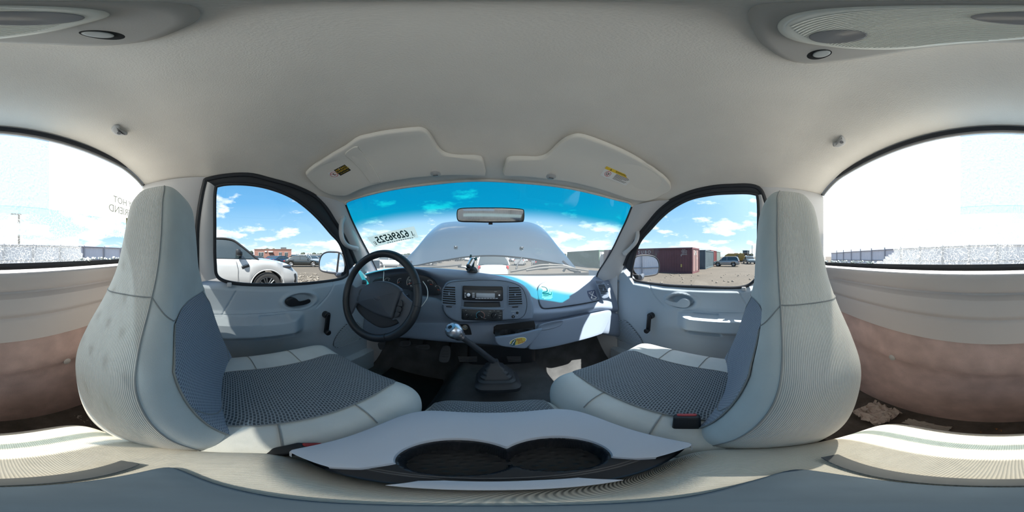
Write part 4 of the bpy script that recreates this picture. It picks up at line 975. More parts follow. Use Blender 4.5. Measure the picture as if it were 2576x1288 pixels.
mesh('white_rim', CD.put(plate(ellipse(.0365, .0170, 48), .0006), cs, .0062, rot=rt), WHITE, sk)
mesh('yellow_field', CD.put(plate(ellipse(.034, .0150, 48), .0006), cs, .0066, rot=rt), mat('mustard_print', (.72, .55, .10), .6), sk)
FG = [(-.036, -.006), (-.030, -.001), (-.022, .009), (-.012, .013), (-.006, .011), (-.008, .004), (-.014, -.004), (-.017, -.014), (-.024, -.0145), (-.031, -.012)]
mesh('fish_dark', CD.put(fixn(plate(np.array(FG)[::-1], .0006)), cs, .0071, rot=rt), SNK, sk, sm=False)
mesh('fish_pale', geo(*[CD.put(plate(ellipse(a, b, 14), .0004), cs+np.array([math.cos(rt)*x-math.sin(rt)*y, math.sin(rt)*x+math.cos(rt)*y]), .0076, rot=rt+.7) for x, y, a, b in ((-.027, -.006, .0045, .002), (-.020, .001, .005, .0022), (-.013, .007, .004, .0018))]), WHITE, sk)
for s_, h_, x, y in (('Bass', .0135, .006, .0080), ('Pro', .0135, .008, -.0005), ('Shops', .0135, .011, -.0088)): mesh('lettering', CD.put(text(s_, h_, .0002, shear=.25), cs+np.array([math.cos(rt)*x-math.sin(rt)*y, math.sin(rt)*x+math.cos(rt)*y]), .0074, rot=rt), mat('maroon_print', (.42, .03, .03), .6), sk)
# --- power outlet recess
CO = Pane(1170, 828, (0, -1, .1), y=.752)
mesh('outlet_recess', CO.plate([(1154, 838), (1155, 819), (1160, 816), (1176, 816), (1182, 824), (1186, 838), (1184, 842), (1158, 841)], .002, .0006, n=40), DARK, DB)
mesh('power_socket', CO.put(lathe([(.0125, 0), (.0135, .006), (.0115, .0065), (.0105, .001), (0, .001)], (0, 0, 0), (0, 0, 1), 28), CO.loc(1170, 823), .002), mat('socket_metal', (.45, .40, .32), .3, metal=.8), DB)
mesh('centre_pin', CO.put(lathe([(.003, 0), (.003, .004), (0, .0045)], (0, 0, 0), (0, 0, 1), 12), CO.loc(1170, 823), .003), CHROME, DB)
# --- heater box under the dash with side grilles
p0 = cab(1190, 880, y=.80); p1 = cab(1335, 905, y=.80)
mesh('heater_box', box(((p0[0]+p1[0])/2, .88, (p0[2]+p1[2])/2-.02), (p1[0]-p0[0]+.06, .18, abs(p1[2]-p0[2])+.16), .03, 3), mat('heater_plastic', (.02, .022, .027), .5), DB)
for u0, u1, v0 in ((1152, 1200, 898), (1275, 1310, 898)):
    for k in range(4):
        a, b = cab(u0+k*1.2, v0+k*3.6, y=.775), cab(u1, v0+k*3.4, y=.775); mesh('duct_slat', tube(np.array([a, b]), .0022, 6), mat('duct_slat', (.10, .10, .11), .5), DB)

# ================================================================ steering wheel and column
SWc = np.array([-.464, .530, -.173]); tl = .307; SWn = Vector((0, -math.cos(tl), math.sin(tl)))
SWP = Pane(SWc, None, SWn)
sw = thing('steering_wheel', 'black leather-covered steering wheel with grey airbag hub and cruise buttons', 'steering wheel', SWc)
LEATH = mat('black_leather', (.018, .021, .026), .38, bump=(260, .5, .0008), spec=.5)
th = np.linspace(0, 2*PI, 120, endpoint=False); rr = .181
mesh('rim', SWP.put(tube(np.stack([rr*np.cos(th), rr*np.sin(th), 0*th+.012], 1), .0165, 18, closed=True)), LEATH, sw)
mesh('rim_stitching', SWP.put(tube(np.stack([(rr-.0158)*np.cos(th), (rr-.0158)*np.sin(th), 0*th+.014], 1), .0012, 5, closed=True)), BLACK, sw)
for a in (20, -5, -62, 140, 200):
    t = math.radians(a); c = np.array([rr*math.cos(t), rr*math.sin(t), .012]); T = np.array([-math.sin(t), math.cos(t), 0])
    q = [c+.0172*(math.cos(k)*np.array([math.cos(t), math.sin(t), 0])+math.sin(k)*np.array([0, 0, 1])) for k in np.linspace(0, 2*PI, 20, endpoint=False)]
    mesh('cover_seam', SWP.put(tube(np.array(q), .0009, 4, closed=True)), BLACK, sw)
hub = [(908, 757), (911, 742), (918, 727), (932, 716), (952, 709.5), (972, 708.5), (990, 713), (1006, 722), (1014.5, 732), (1013, 738), (1006, 760), (999, 783), (994, 799), (985, 801), (950, 790), (922, 775), (907, 763)]
mesh('airbag_hub', SWP.plate(hub, .026, .014, h=-.004, n=90, seg=5, dome=.008), mat('hub_plastic', (.055, .066, .085), .5, bump=(900, .4, .0004), spec=.45), sw)
SPK = mat('spoke_plastic', (.085, .10, .125), .42, spec=.5)
mesh('spoke', SWP.plate([(876, 742), (884, 716), (898, 724), (920, 716), (922, 740), (915, 765), (900, 765), (884, 790)], .012, .005, h=-.006, n=50), SPK, sw)
mesh('spoke', SWP.plate([(1008, 728), (1018, 740), (1040, 760), (1050, 766), (1042, 795), (1025, 815), (1010, 828), (1008, 815), (1000, 804), (990, 800)], .012, .005, h=-.006, n=50), SPK, sw)
mesh('lower_hub', SWP.plate([(905, 762), (990, 795), (1004, 800), (1000, 815), (960, 824), (920, 800), (900, 775)], .014, .006, h=-.030, n=50), mat('column_plastic', (.03, .034, .042), .55), sw)
KEYM = mat('cruise_key', (.03, .033, .04), .45)
for pts in ([(908, 728.5), (917, 728), (912, 741), (904, 742)], [(903, 743.5), (911.5, 743), (906, 759), (899.5, 756)], [(1008, 755), (1013, 757), (1014.5, 769), (1012, 772), (1002, 768.5)], [(1001.5, 770.5), (1012, 774), (1009, 785), (998, 783)], [(997.5, 785), (1008, 787), (1003, 797), (997, 799), (993.5, 797)]):
    mesh('cruise_button', SWP.plate(pts, .008, .003, h=.012, n=24), KEYM, sw)
em = SWP.loc(948.5, 749.5, .027)
mesh('emblem', SWP.put(plate(ellipse(.0195, .0105, 40), .0014, .0006), em, .0292, rot=-.12), mat('emblem_plastic', (.035, .042, .06), .35), sw)
mesh('emblem_rim', SWP.put(tube(np.array([[.0195*math.cos(t), .0105*math.sin(t), 0] for t in th[::3]]), .0007, 5, closed=True), em, .0305, rot=-.12), SPK, sw)
mesh('emblem_script', SWP.put(text('Ford', .0135, .0003, shear=.3), em, .0307, rot=-.12), SPK, sw)
mesh('airbag_lettering', SWP.put(text('AIRBAG SRS', .0048, .0002), SWP.loc(962, 780, .026), .0285, rot=-.12), SPK, sw)
col = thing('steering_column', 'dark grey steering column shroud behind the wheel', 'column', SWc+[0, .1, -.06])
ax = np.array(SWn); c0 = SWc-ax*.035; ringsC = []
for k, (d, w, h) in enumerate(((0, .052, .052), (.02, .062, .060), (.12, .070, .068), (.26, .075, .075))):
    c = c0-ax*d+np.array([0, 0, -.015]); ringsC.append([c+SWP.M@np.array([w*sgnpow(math.cos(t), .8), h*sgnpow(math.sin(t), .8), 0]) for t in np.linspace(0, 2*PI, 40, endpoint=False)])
mesh('shroud', fixn(rings(np.array(ringsC), True)), mat('column_plastic'), col)
q = SWP.at(1040, 752, -.05); mesh('stalk', tube(np.array([SWc-ax*.09, lerp(SWc-ax*.09, SWP.at(1028, 745, -.07), .6), SWP.at(1028, 745, -.07)]), [.008, .007, .009], 10), BLACK, col)
pts = smooth([cab(966.5, 668, y=.80), cab(965.5, 690, y=.76), cab(964.5, 712, y=.72), cab(968, 740, y=.70), cab(1000, 770, y=.70), cab(1050, 775, y=.69), cab(1072, 755, y=.70), cab(1076, 738, y=.715), cab(1073, 722, y=.73), cab(1064, 708, y=.75)], 70)
tag(mesh('white_cable', tube(pts, .0021, 6), WHITE), 'thin white cable looped behind the steering wheel', 'cable')

# ================================================================ pedals and gear lever
PEDM = mat('pedal_rubber', (.05, .053, .06), .6, bump=(90, .3, .001))
def pedal(name, label, pts, y, arm):
    P = Pane(*pts[0], (0, -1, .7), y=y); o = thing(name, label, 'pedal', P.o)
    mesh('pad', P.plate(pts, .012, .004, n=30), PEDM, o)
    c = P.put((np.c_[P.locs(pts).mean(0)[None], [[-.002]]], [], None))[0][0]
    mesh('arm', tube(smooth([c, c+[arm, .04, .03], c+[arm, .11, .07]], 12), .008, 8), BLACK, o)
    for k in (.3, .5, .7):
        a = lerp(np.array(pts[0]), np.array(pts[-1]), k); b = lerp(np.array(pts[1]), np.array(pts[2]), k)
        mesh('tread_rib', tube(np.array([P.at(*lerp(a, b, .12), .0125), P.at(*lerp(a, b, .88), .0125)]), .0016, 5), BLACK, o)
pedal('brake_pedal', 'black rubber brake pedal in the middle of the driver footwell', [(1050, 869), (1080, 867), (1080, 879), (1050, 877)], .83, .0)
pedal('accelerator_pedal', 'tall black accelerator pedal hanging beside the heater box', [(1113, 873), (1133, 873), (1130, 909), (1105, 908)], .84, .01)
pedal('clutch_pedal', 'black clutch pedal half hidden below the steering column', [(1010, 858), (1034, 858), (1031, 871), (1008, 872)], .83, .0)
pedal('parking_brake_pedal', 'small black parking brake pedal high beside the left kick panel', [(953, 864), (971, 860), (967, 876), (957, 879)], .80, .0)
gs_ = thing('gear_lever', 'black floor gear lever with silver knob and stepped rubber boot', 'gear lever', cab(1250, 985, y=.53))
BOOT = mat('boot_rubber', (.030, .033, .040), .5)
bc = cab(1252, 962, y=.575); bz_ = bc[2]-.012
prev = None; boot = []
for k, (w, d, z) in enumerate(((.105, .100, 0), (.105, .100, .018), (.094, .088, .026), (.090, .083, .030), (.088, .080, .042), (.076, .068, .048), (.075, .066, .058), (.063, .055, .064), (.062, .053, .074), (.050, .042, .080), (.048, .040, .090), (.030, .026, .100), (.020, .018, .125))):
    sh = np.array([-.012*k/12, .03*k/12, 0]); w, d, z = w*.74, d*.70, z*.92; rr_ = rrect(2*w, 2*d, min(w, d)*.45, 6); boot.append(np.c_[rr_[:, 0]+bc[0]+sh[0], rr_[:, 1]+bc[1]+sh[1], np.full(len(rr_), bz_+z+.012)])
mesh('boot', fixn(rings(np.array(boot), True)), BOOT, gs_)
kb = cab(1143, 833, y=.47); lb = np.array([bc[0]-.012, bc[1]+.03, bz_+.118])
mesh('lever', tube(smooth([lb, lerp(lb, kb, .5)+[0, .004, .004], kb], 24), np.linspace(.013, .0085, 24), 14), mat('lever_metal', (.045, .05, .06), .35, spec=.6), gs_)
ad = (kb-lb)/np.linalg.norm(kb-lb)
mesh('knob', lathe([(.014, -.040), (.0175, -.034), (.0175, -.026), (.021, -.020), (.0255, -.006), (.0265, .004), (.0235, .016), (.017, .023), (0, .025)], kb, ad, 36), SATIN, gs_)
# shift pattern dots let into the knob
MK = np.array(frame(ad)); g = []
for k in range(6):
    a = k*PI/3+.4; g.append((np.asarray(lathe([(.0035, 0), (.0035, .0010)], (0, 0, 0), (0, 0, 1), 14)[0])@MK.T+kb+MK@np.array([.0135*math.cos(a), .0135*math.sin(a), .0222]), lathe([(.0035, 0), (.0035, .0010)], (0, 0, 0), (0, 0, 1), 14)[1], None))
    mesh('knob_mark', g[-1], BLACK, gs_)
q = lathe([(.0065, 0), (.0065, .0012)], (0, 0, 0), (0, 0, 1), 20); mesh('knob_disc', (np.asarray(q[0])@MK.T+kb+MK@np.array([0, 0, .0242]), q[1], None), BLACK, gs_)
# dark mat in the driver footwell
P = np.zeros((14, 12, 3))
for i, x in enumerate(np.linspace(-.62, -.20, 14)):
    for j, y in enumerate(np.linspace(.30, .86, 12)): P[i, j] = (x, y, -.868+.5*max(0, y-.82)**1.2)
tag(mesh('floor_mat', sheet(P, .008, (0, 0, 1)), mat('black_mat', (.010, .010, .011), .95, bump=(300, .6, .002))), 'black carpet mat on the floor below the pedals', 'mat')
# ================================================================ phone mount on the dash
PM = thing('phone_mount', 'black suction phone mount with chrome barrel standing on the dash pad', 'phone mount', cab(1188, 684, y=.785))
b0 = cab(1188, 684, y=.782)
mesh('suction_base', lathe([(.0275, 0), (.0275, .004), (.025, .012), (.018, .021), (.012, .025), (0, .026)], b0, (0, 0, 1), 32), BLACK, PM)
hd_ = cab(1191, 652, y=.78); mesh('post', tube(np.array([b0+[0, 0, .02], hd_]), [.009, .007], 10), BLACK, PM)
mesh('clamp_head', box(hd_+[0, -.004, 0], (.030, .018, .014), .004), BLACK, PM)
mesh('clamp_finger', box(cab(1184, 646, y=.775), (.009, .010, .022), .003, R=rotm('Y', 10)), BLACK, PM)
mesh('clamp_finger', box(cab(1198, 650, y=.775), (.007, .010, .014), .003, R=rotm('Y', -12)), BLACK, PM)
bt, bb = cab(1189, 651, y=.76), cab(1179, 670, y=.745)
mesh('chrome_barrel', cyl(bt, bb, .0115, .0115, 20, .001), CHROME, PM)
mesh('barrel_tip', cyl(lerp(bt, bb, .86), lerp(bt, bb, 1.15), .0125, .012, 18, .002), BLACK, PM)
mesh('ball_end', ball(lerp(bt, bb, 1.32), .0075, 14, 10), BLACK, PM)
# ================================================================ sun visors
from mathutils.bvhtree import BVHTree
_hv, _hf, _ = grid(HG); HBVH = BVHTree.FromPolygons([tuple(v) for v in _hv], _hf)
def ceilh(x, y):
    h = HBVH.ray_cast(Vector((float(x), float(y), -.3)), Vector((0, 0, 1)))[0]
    return h[2] if h is not None else float(ceilz(x, y))
def onceil(u, v, d):            # the spot on the headliner seen there, d below it
    return onsurf(u, v, lambda p: p[2]-(ceilh(p[0], p[1])-d), .05, 1.1)
def ceilplate(pts, d0, th, n=80, nr=7, bev=.006):
    """a padded board that follows the headliner: outline given where it is seen, d0 = gap to the headliner, th = thickness"""
    o = smooth(np.array([onceil(u, v, d0+.3*th)[:2] for u, v in pts]), n, True)
    c = o.mean(0); R_ = []
    def P(xy, d): return np.c_[xy, np.array([ceilh(a, b) for a, b in xy])-d]
    ins = inset(o, 1) - o; sgn = 1 if np.linalg.norm(o+ins*.001-c, axis=1).mean() < np.linalg.norm(o-c, axis=1).mean() else -1
    R_.append(P(o, d0)); R_.append(P(o, d0+th-bev))
    for k in range(1, 4):
        a = PI/2*k/3; R_.append(P(o+sgn*ins*bev*(1-math.cos(a)), d0+th-bev+bev*math.sin(a)))
    base = o+sgn*ins*bev
    for q in (.15, .3, .45, .6, .75, .97): R_.append(P(base*(1-q)+c*q, d0+th))
    return fixn(rings(np.array(R_), True))
LV = [(771, 441), (775, 428), (795, 412), (830, 390), (870, 367), (900, 346), (930, 338), (970, 330), (1010, 325), (1040, 322), (1060, 322), (1076, 330), (1090, 350), (1103, 371), (1120, 385), (1145, 391), (1175, 392), (1200, 393), (1213, 398), (1218, 412), (1220, 437), (1190, 437), (1150, 436), (1110, 437), (1060, 441), (1010, 447), (960, 456), (915, 469), (885, 482), (865, 489), (830, 486), (800, 470)]
RV = [(1268, 437), (1270, 415), (1275, 400), (1290, 395), (1320, 395), (1350, 396), (1372, 390), (1388, 377), (1405, 360), (1425, 346), (1445, 339), (1465, 339), (1500, 350), (1540, 366), (1590, 389), (1640, 420), (1675, 447), (1687, 463), (1684, 477), (1660, 490), (1640, 499), (1620, 502), (1585, 497), (1540, 482), (1480, 464), (1420, 451), (1370, 445), (1320, 440)]
lvis = thing('sun_visor', 'grey cloth sun visor above the steering wheel with a pocket band', 'sun visor', onceil(1000, 400, .02))
rvis = thing('sun_visor', 'grey cloth sun visor above the airbag lid with a white warning label', 'sun visor', onceil(1480, 420, .02))
mesh('board', ceilplate(LV, .010, .016), VISOR, lvis); mesh('board', ceilplate(RV, .010, .016), VISOR, rvis)
mesh('pocket_band', ceilplate([(868, 388), (885, 372), (899, 368), (905, 376), (925, 402), (945, 430), (957, 454), (952, 457), (935, 460), (930, 456), (910, 430), (890, 408)], .024, .0065, n=60, bev=.002), VISOR, lvis)
CLIP = mat('clip_grey', (.52, .51, .50), .5)
for (u, v), par in (((1096, 437), lvis), ((1386, 444), rvis)):
    c = onceil(u, v, .024); mesh('pivot_clip', lathe([(.0175, 0), (.017, .006), (.012, .010), (0, .011)], c+[0, 0, .004], (0, -.25, -1), 28), CLIP, par); mesh('clip_slot', box(c+[0, -.002, -.008], (.016, .005, .003), .001), mat('clip_dark', (.16, .16, .17), .6), par)
def vislabel(parent_label, name, corners, build):
    """label lying on the visor: corner pixels TL TR BR BL -> local axes on the board"""
    P = [onceil(u, v, .0268) for u, v in corners]; w = np.linalg.norm(P[1]-P[0]); h = np.linalg.norm(P[0]-P[3]); c = sum(P)/4; t = thing(name, parent_label, 'label', c)
    tl_, tr_, br_, bl_ = map(np.array, corners)
    def Q(g, x, y, hh):
        O = []
        for a, b, z in np.asarray(g[0]):
            a_, b_ = (a+x*w)/w+.5, (b+y*h)/h+.5; uv = lerp(lerp(bl_, br_, a_), lerp(tl_, tr_, a_), b_); O.append(onceil(uv[0], uv[1], .0272+z+hh))
        return fixn((np.array(O), g[1], None))
    build(t, Q, w, h); return t
def panel(w, h, th):
    P = np.array([[[x, y, th] for y in np.linspace(-h/2, h/2, 10)] for x in np.linspace(-w/2, w/2, 16)]); return grid(P)
def lab_l(t, Q, w, h):
    mesh('white_panel', Q(panel(w*.36, h, .0004), -.32, 0, 0), WHITE, t); mesh('black_panel', Q(panel(w*.64, h, .0004), .18, 0, 0), BLKPRINT, t)
    for s_, k, y in (('AIR BAG', .34, .27), ('WARNING', .34, -.03), ('FLIP VISOR OVER', .14, -.33)): mesh('lettering', Q(text(s_, h*k, .0001), .18, y, .0011), YELP, t)
    r = h*.36; th_ = np.linspace(0, 2*PI, 36, endpoint=False)
    mesh('ban_ring', Q(geo(tube(np.c_[r*np.cos(th_), r*np.sin(th_), 0*th_], r*.06, 5, closed=True), tube(np.array([[-r*.7, r*.7, 0], [r*.7, -r*.7, 0]]), r*.06, 5)), -.32, 0, .001), REDP, t)
    mesh('pictogram', Q(geo(ball((0, r*.35, 0), r*.18, 10, 6, (1, 1, .2)), tube(np.array([[0, r*.2, 0], [-r*.1, -r*.3, 0], [r*.4, -r*.3, 0]]), r*.10, 5)), -.32, 0, .0009), BLKPRINT, t)
vislabel('black and yellow air bag warning label on the sun visor above the steering wheel', 'warning_label', [(838, 429), (868, 414), (883, 428), (853, 444)] if False else [(824, 436), (867, 414), (883, 428), (842, 450)], lab_l)
def lab_r(t, Q, w, h):
    mesh('white_panel', Q(panel(w, h, .0004), 0, 0, 0), WHITE, t); mesh('yellow_band', Q(panel(w, h*.27, .0004), 0, .365, .0006), YELP, t)
    mesh('lettering', Q(text('WARNING', h*.23, .0001, sx=1.05), .06, .365, .0014), BLKPRINT, t)
    tri = np.array([(-.5, -.4), (.5, -.4), (0, .5)])*h*.20; mesh('warning_triangle', Q(ringplate(tri, tri*.45, .0003), -.30, .37, .0013), BLKPRINT, t, sm=False)
    r = h*.25; th_ = np.linspace(0, 2*PI, 36, endpoint=False)
    mesh('ban_ring', Q(geo(tube(np.c_[r*1.15*np.cos(th_), r*np.sin(th_), 0*th_], r*.07, 5, closed=True), tube(np.array([[-r*.3, r*.9, 0], [r*.3, -r*.9, 0]]), r*.07, 5)), -.30, -.10, .001), REDP, t)
    mesh('pictogram', Q(geo(tube(np.array([[-r*.6, r*.5, 0], [-r*.5, -r*.4, 0], [r*.2, -r*.5, 0]]), r*.10, 5), ball((r*.35, r*.1, 0), r*.25, 10, 6, (1, 1, .2))), -.30, -.10, .0009), BLKPRINT, t)
    L_ = [(.46, .18), (.50, .10), (.48, .02), (.44, -.06), (.30, -.14), (.50, -.24), (.46, -.33)]
    o = mesh('small_print', geo(*[Q(box((0, 0, 0), (w*a, h*.028, .0003)), -.06+a/2, y, .001) for a, y in L_]), BLKPRINT, t); o['kind'] = 'stuff'
vislabel('white warning label with yellow band on the sun visor above the airbag lid', 'warning_label', [(1526, 418), (1595, 448), (1574, 467), (1509, 441)], lab_r)

# ================================================================ rear-view mirror
RM = Pane(1234, 541, (.02, -1, -.17), y=.575)
rm = thing('rear_view_mirror', 'wide black rear-view mirror hanging at the top middle of the windscreen', 'mirror', RM.o)
mo = [(1149, 530), (1153, 525), (1165, 522.5), (1200, 521.5), (1234, 521.5), (1270, 522), (1305, 524), (1317, 526.5), (1319.5, 531), (1320, 545), (1318, 556), (1312, 558.5), (1280, 559.5), (1234, 560), (1190, 559), (1158, 558), (1150, 553), (1148, 542)]
o = smooth(RM.locs(mo), 110, True); o = o if np.cross(o-o.mean(0), np.roll(o, -1, 0)-o.mean(0)).sum() > 0 else o[::-1]
mesh('housing', fixn(RM.put(plate(o, .026, .004, 3), h=-.026)), mat('mirror_housing', (.03, .033, .04), .5), rm)
mesh('mirror_glass', fixn(RM.put(plate(inset(o, .0045), .0012), h=.0004)), mat('rear_mirror_silver', (.28, .28, .275), .05, metal=1.0), rm)
mesh('dimming_tab', RM.plate([(1229, 558), (1239, 558), (1239, 565), (1229, 565)], .006, .001, h=-.014), BLACK, rm)
c = RM.o+np.array([0, .02, .0]); e = np.array([c[0], wsy(c[0], c[2]+.035)-.004, c[2]+.035]); mesh('arm', tube(smooth([c, lerp(c, e, .5)+[0, 0, .01], e], 12), .008, 10), BLACK, rm)
mesh('glass_button', box(e+[0, -.004, 0], (.024, .008, .03), .003), BLACK, rm)

# ================================================================ roof lamp
LAMPH = mat('lamp_housing', (.42, .40, .37), .55, bump=(900, .2, .0004)); LENS = mat('ribbed_lens', (.66, .66, .60), .18, spec=.7, coat=.4)
dl = thing('roof_lamp', 'oblong roof lamp with ribbed clear lens and two map switches overhead', 'lamp', (wx(.035), -.06, .425))
ho = [(-.097, -.070), (-.082, -.096), (-.045, -.112), (.0, -.117), (.045, -.119), (.095, -.116), (.135, -.100), (.163, -.070), (.157, -.040), (.120, -.014), (.075, -.004), (.035, -.001), (-.010, -.003), (-.060, -.014), (-.092, -.042)]
def down(o, z): return np.stack([[wx(x), y, z] for x, y in o])
def lampplate(o, z0, th, bev, n=90):
    o = smooth(np.array([(wx(x), y) for x, y in o]), n, True); o = o if np.cross(o-o.mean(0), np.roll(o, -1, 0)-o.mean(0)).sum() > 0 else o[::-1]
    g = plate(o, th, bev, 4); v = g[0].copy(); v[:, 2] = z0-v[:, 2]; return fixn((v, g[1], None))
mesh('housing', lampplate(ho, .440, .014, .008), LAMPH, dl)
le = [(-.040, -.060), (-.032, -.086), (-.008, -.106), (.035, -.113), (.075, -.108), (.100, -.085), (.108, -.055), (.100, -.030), (.075, -.016), (.035, -.011), (-.005, -.014), (-.032, -.030)]
mesh('lens', lampplate(le, .428, .011, .006), LENS, dl)
g = []
for k in range(34):
    y = -.020-.0026*k; xs_ = [.034+ (k2)*.069 for k2 in (-1, 1)]; f = math.sqrt(max(0, 1-((y+.062)/.048)**2)); g.append(tube(np.array([[wx(.034-.066*f), y, .4168], [wx(.034+.066*f), y, .4168]]), .0009, 4))
mesh('lens_ribs', geo(*g), LENS, dl)['kind'] = 'stuff'
for x, y, a, b in ((.080, -.052, .019, .016), (-.012, -.046, .020, .018)):
    mesh('bulb_window', lampplate([(x+a*math.cos(t), y+b*math.sin(t)) for t in np.linspace(0, 2*PI, 20, endpoint=False)], .4172, .0022, .001, 40), mat('bulb_window', (.20, .20, .205), .15, spec=.7), dl)
for x in (-.066, .132):
    sg_ = -1 if x < 0 else 1
    mesh('switch_well', lampplate([(x+.016*math.cos(t), -.066+.010*math.sin(t)) for t in np.linspace(0, 2*PI, 20, endpoint=False)], .4270, .0012, .0004, 40), DARK, dl)
    mesh('map_switch', lampplate([(x-sg_*.003+.011*math.cos(t), -.067+.007*math.sin(t)) for t in np.linspace(0, 2*PI, 20, endpoint=False)], .426, .004, .002, 40), mat('switch_grey', (.45, .46, .45), .4), dl)

# ================================================================ coat hooks, grab handles
for (u, v), lb in (((300, 331), 'grey moulded coat hook on the headliner above the seat of the steering wheel'), ((2113, 358), 'grey moulded coat hook on the headliner above the glove box side seat')):
    c = onceil(u, v, .006); s_ = -1 if c[0] < 0 else 1; t = thing('coat_hook', lb, 'hook', c)
    o = np.array([(-.026, .006), (-.020, -.010), (-.004, -.017), (.010, -.014), (.024, .004), (.020, .012), (.008, .008), (-.004, .006), (-.016, .014)])
    M = np.array(frame((-.35*s_, .25, -1), (0, 1, 0))); mesh('body', put(fixn(plate(smooth(o, 50, True), .016, .007, 4)), M, c+[0, 0, .008]), CLIP, t)
    mesh('hole', put(lathe([(.0055, 0), (.0055, .001), (0, .001)], (0, 0, 0), (0, 0, 1), 18), M, c+[0, 0, .008]+M@np.array([.004, -.003, .0162])), mat('clip_dark'), t)
for s, pts, lb in ((-1, [(866, 546), (860, 560), (858, 580), (860, 600), (868, 614), (880, 621), (898, 626)], 'grey grab handle on the windscreen pillar beside the steering wheel'), (1, [(1594, 556), (1601, 572), (1604, 592), (1600, 608), (1592, 619), (1583, 627), (1570, 637)], 'grey grab handle on the windscreen pillar beside the airbag lid')):
    t = thing('grab_handle', lb, 'handle', cab(*pts[3], x=s*.69))
    ofs = [0, .012, .022, .026, .024, .014, 0]
    P = [cab(u, v, x=s*.70)*1.0+np.array([-s*(ofs[k]-.005), -ofs[k]*.6, 0]) for k, (u, v) in enumerate(pts)]
    if s > 0: P = [cab(u, v, x=s*(.725))*1.0+np.array([-s*(ofs[k]-.005), -ofs[k]*.6, 0]) for k, (u, v) in enumerate(pts)]
    mesh('grip', tube(smooth(P, 40), np.r_[np.linspace(.018, .013, 8), np.full(24, .0125), np.linspace(.013, .018, 8)], 12, sx=1.0, sy=.8), TRIM, t)
    for p in (P[0], P[-1]): mesh('screw_cover', ball(p+np.array([-s*.004, -.008, 0]), .0165, 16, 10, (1, 1, 1)), TRIM, t)

# ================================================================ door hardware
for s in (-1, 1):
    root = DOORS[s]; DPn = Pane(750, 757, (1, 0, 0), x=-.782) if s < 0 else Pane(1705, 757, (-1, 0, 0), x=.782)
    if s < 0: lev = [(717, 757), (722, 750), (733, 747), (743, 750), (752, 757), (765, 755.5), (776, 752), (779, 755), (777, 760), (765, 765), (748, 768), (730, 770), (720, 766)]
    else: lev = [(1737, 762), (1734, 754), (1724, 750), (1714, 752), (1704, 759), (1690, 757), (1678, 753), (1674, 756), (1677, 761), (1690, 767), (1706, 771), (1724, 773), (1734, 769)]
    mesh('door_handle', fixn(DPn.plate(lev, .014, .005, h=-.006, n=60)), BLACK if s < 0 else DOORP, root)
    ck = [(822.5, 793), (817.5, 832)] if s < 0 else [(1636, 795), (1633, 829)]
    CP = Pane(*ck[0], (-s, 0, 0), x=s*.768); a, b = CP.loc(*ck[0]), CP.loc(*ck[1])
    cr = mesh('window_crank', CP.put(lathe([(.020, -.02), (.020, .006), (.016, .010), (0, .011)], (0, 0, 0), (0, 0, 1), 28), a), BLACK, root)
    d = b-a; ln = np.linalg.norm(d); ang = math.atan2(d[1], d[0])
    mesh('crank_arm', CP.put(move(plate(rrect(ln+.024, .026, .012), .010, .004, 3), (ln/2, 0, .008)), a, 0, ang), BLACK, cr)
    mesh('crank_knob', CP.put(lathe([(.011, 0), (.0155, .004), (.016, .018), (.012, .023), (0, .024)], (0, 0, 0), (0, 0, 1), 24), b, .016), BLACK, cr)
    # speaker grille of separate ribs
    gp = [(838, 866), (843, 850), (856, 831), (872, 815), (885, 810), (900, 811), (912, 822), (919, 838), (912, 848), (885, 862), (855, 873), (843, 873)] if s < 0 else [(1543, 838), (1546, 822), (1553, 810), (1566, 805), (1578, 810), (1595, 828), (1611, 849), (1618, 864), (1615, 871), (1604, 873.5), (1580, 866), (1558, 855), (1547, 847)]
    GP = Pane(*gp[0], (-s, 0, 0), x=s*.7765); o = smooth(GP.locs(gp), 80, True); o = o if np.cross(o-o.mean(0), np.roll(o, -1, 0)-o.mean(0)).sum() > 0 else o[::-1]
    gr = mesh('speaker_grille', GP.put(fixn(plate(o, .003, .001))), mat('grille_dark', (.12, .13, .15), .7), root)
    lo, hi = o[:, 1].min(), o[:, 1].max(); nb = 17
    for k in range(nb):
        y = lerp(lo, hi, (k+.5)/nb); xs_ = []
        for i in range(len(o)):
            A, B = o[i], o[(i+1) % len(o)]
            if (A[1]-y)*(B[1]-y) <= 0 and abs(A[1]-B[1]) > 1e-9: xs_.append(A[0]+(y-A[1])/(B[1]-A[1])*(B[0]-A[0]))
        if len(xs_) >= 2 and max(xs_)-min(xs_) > .01: mesh('slat', GP.put(tube(np.array([[min(xs_)+.002, y, .003], [max(xs_)-.002, y, .003]]), (hi-lo)/nb*.33, 6)), DOORP, gr)
    lp = (577, 716) if s < 0 else (1871, 727)
    mesh('lock_button', box(cab(*lp, x=s*.795), (.012, .022, .020), .004), TRIM, root)
    # belt guide seams on the rear pillar stay part of the trim

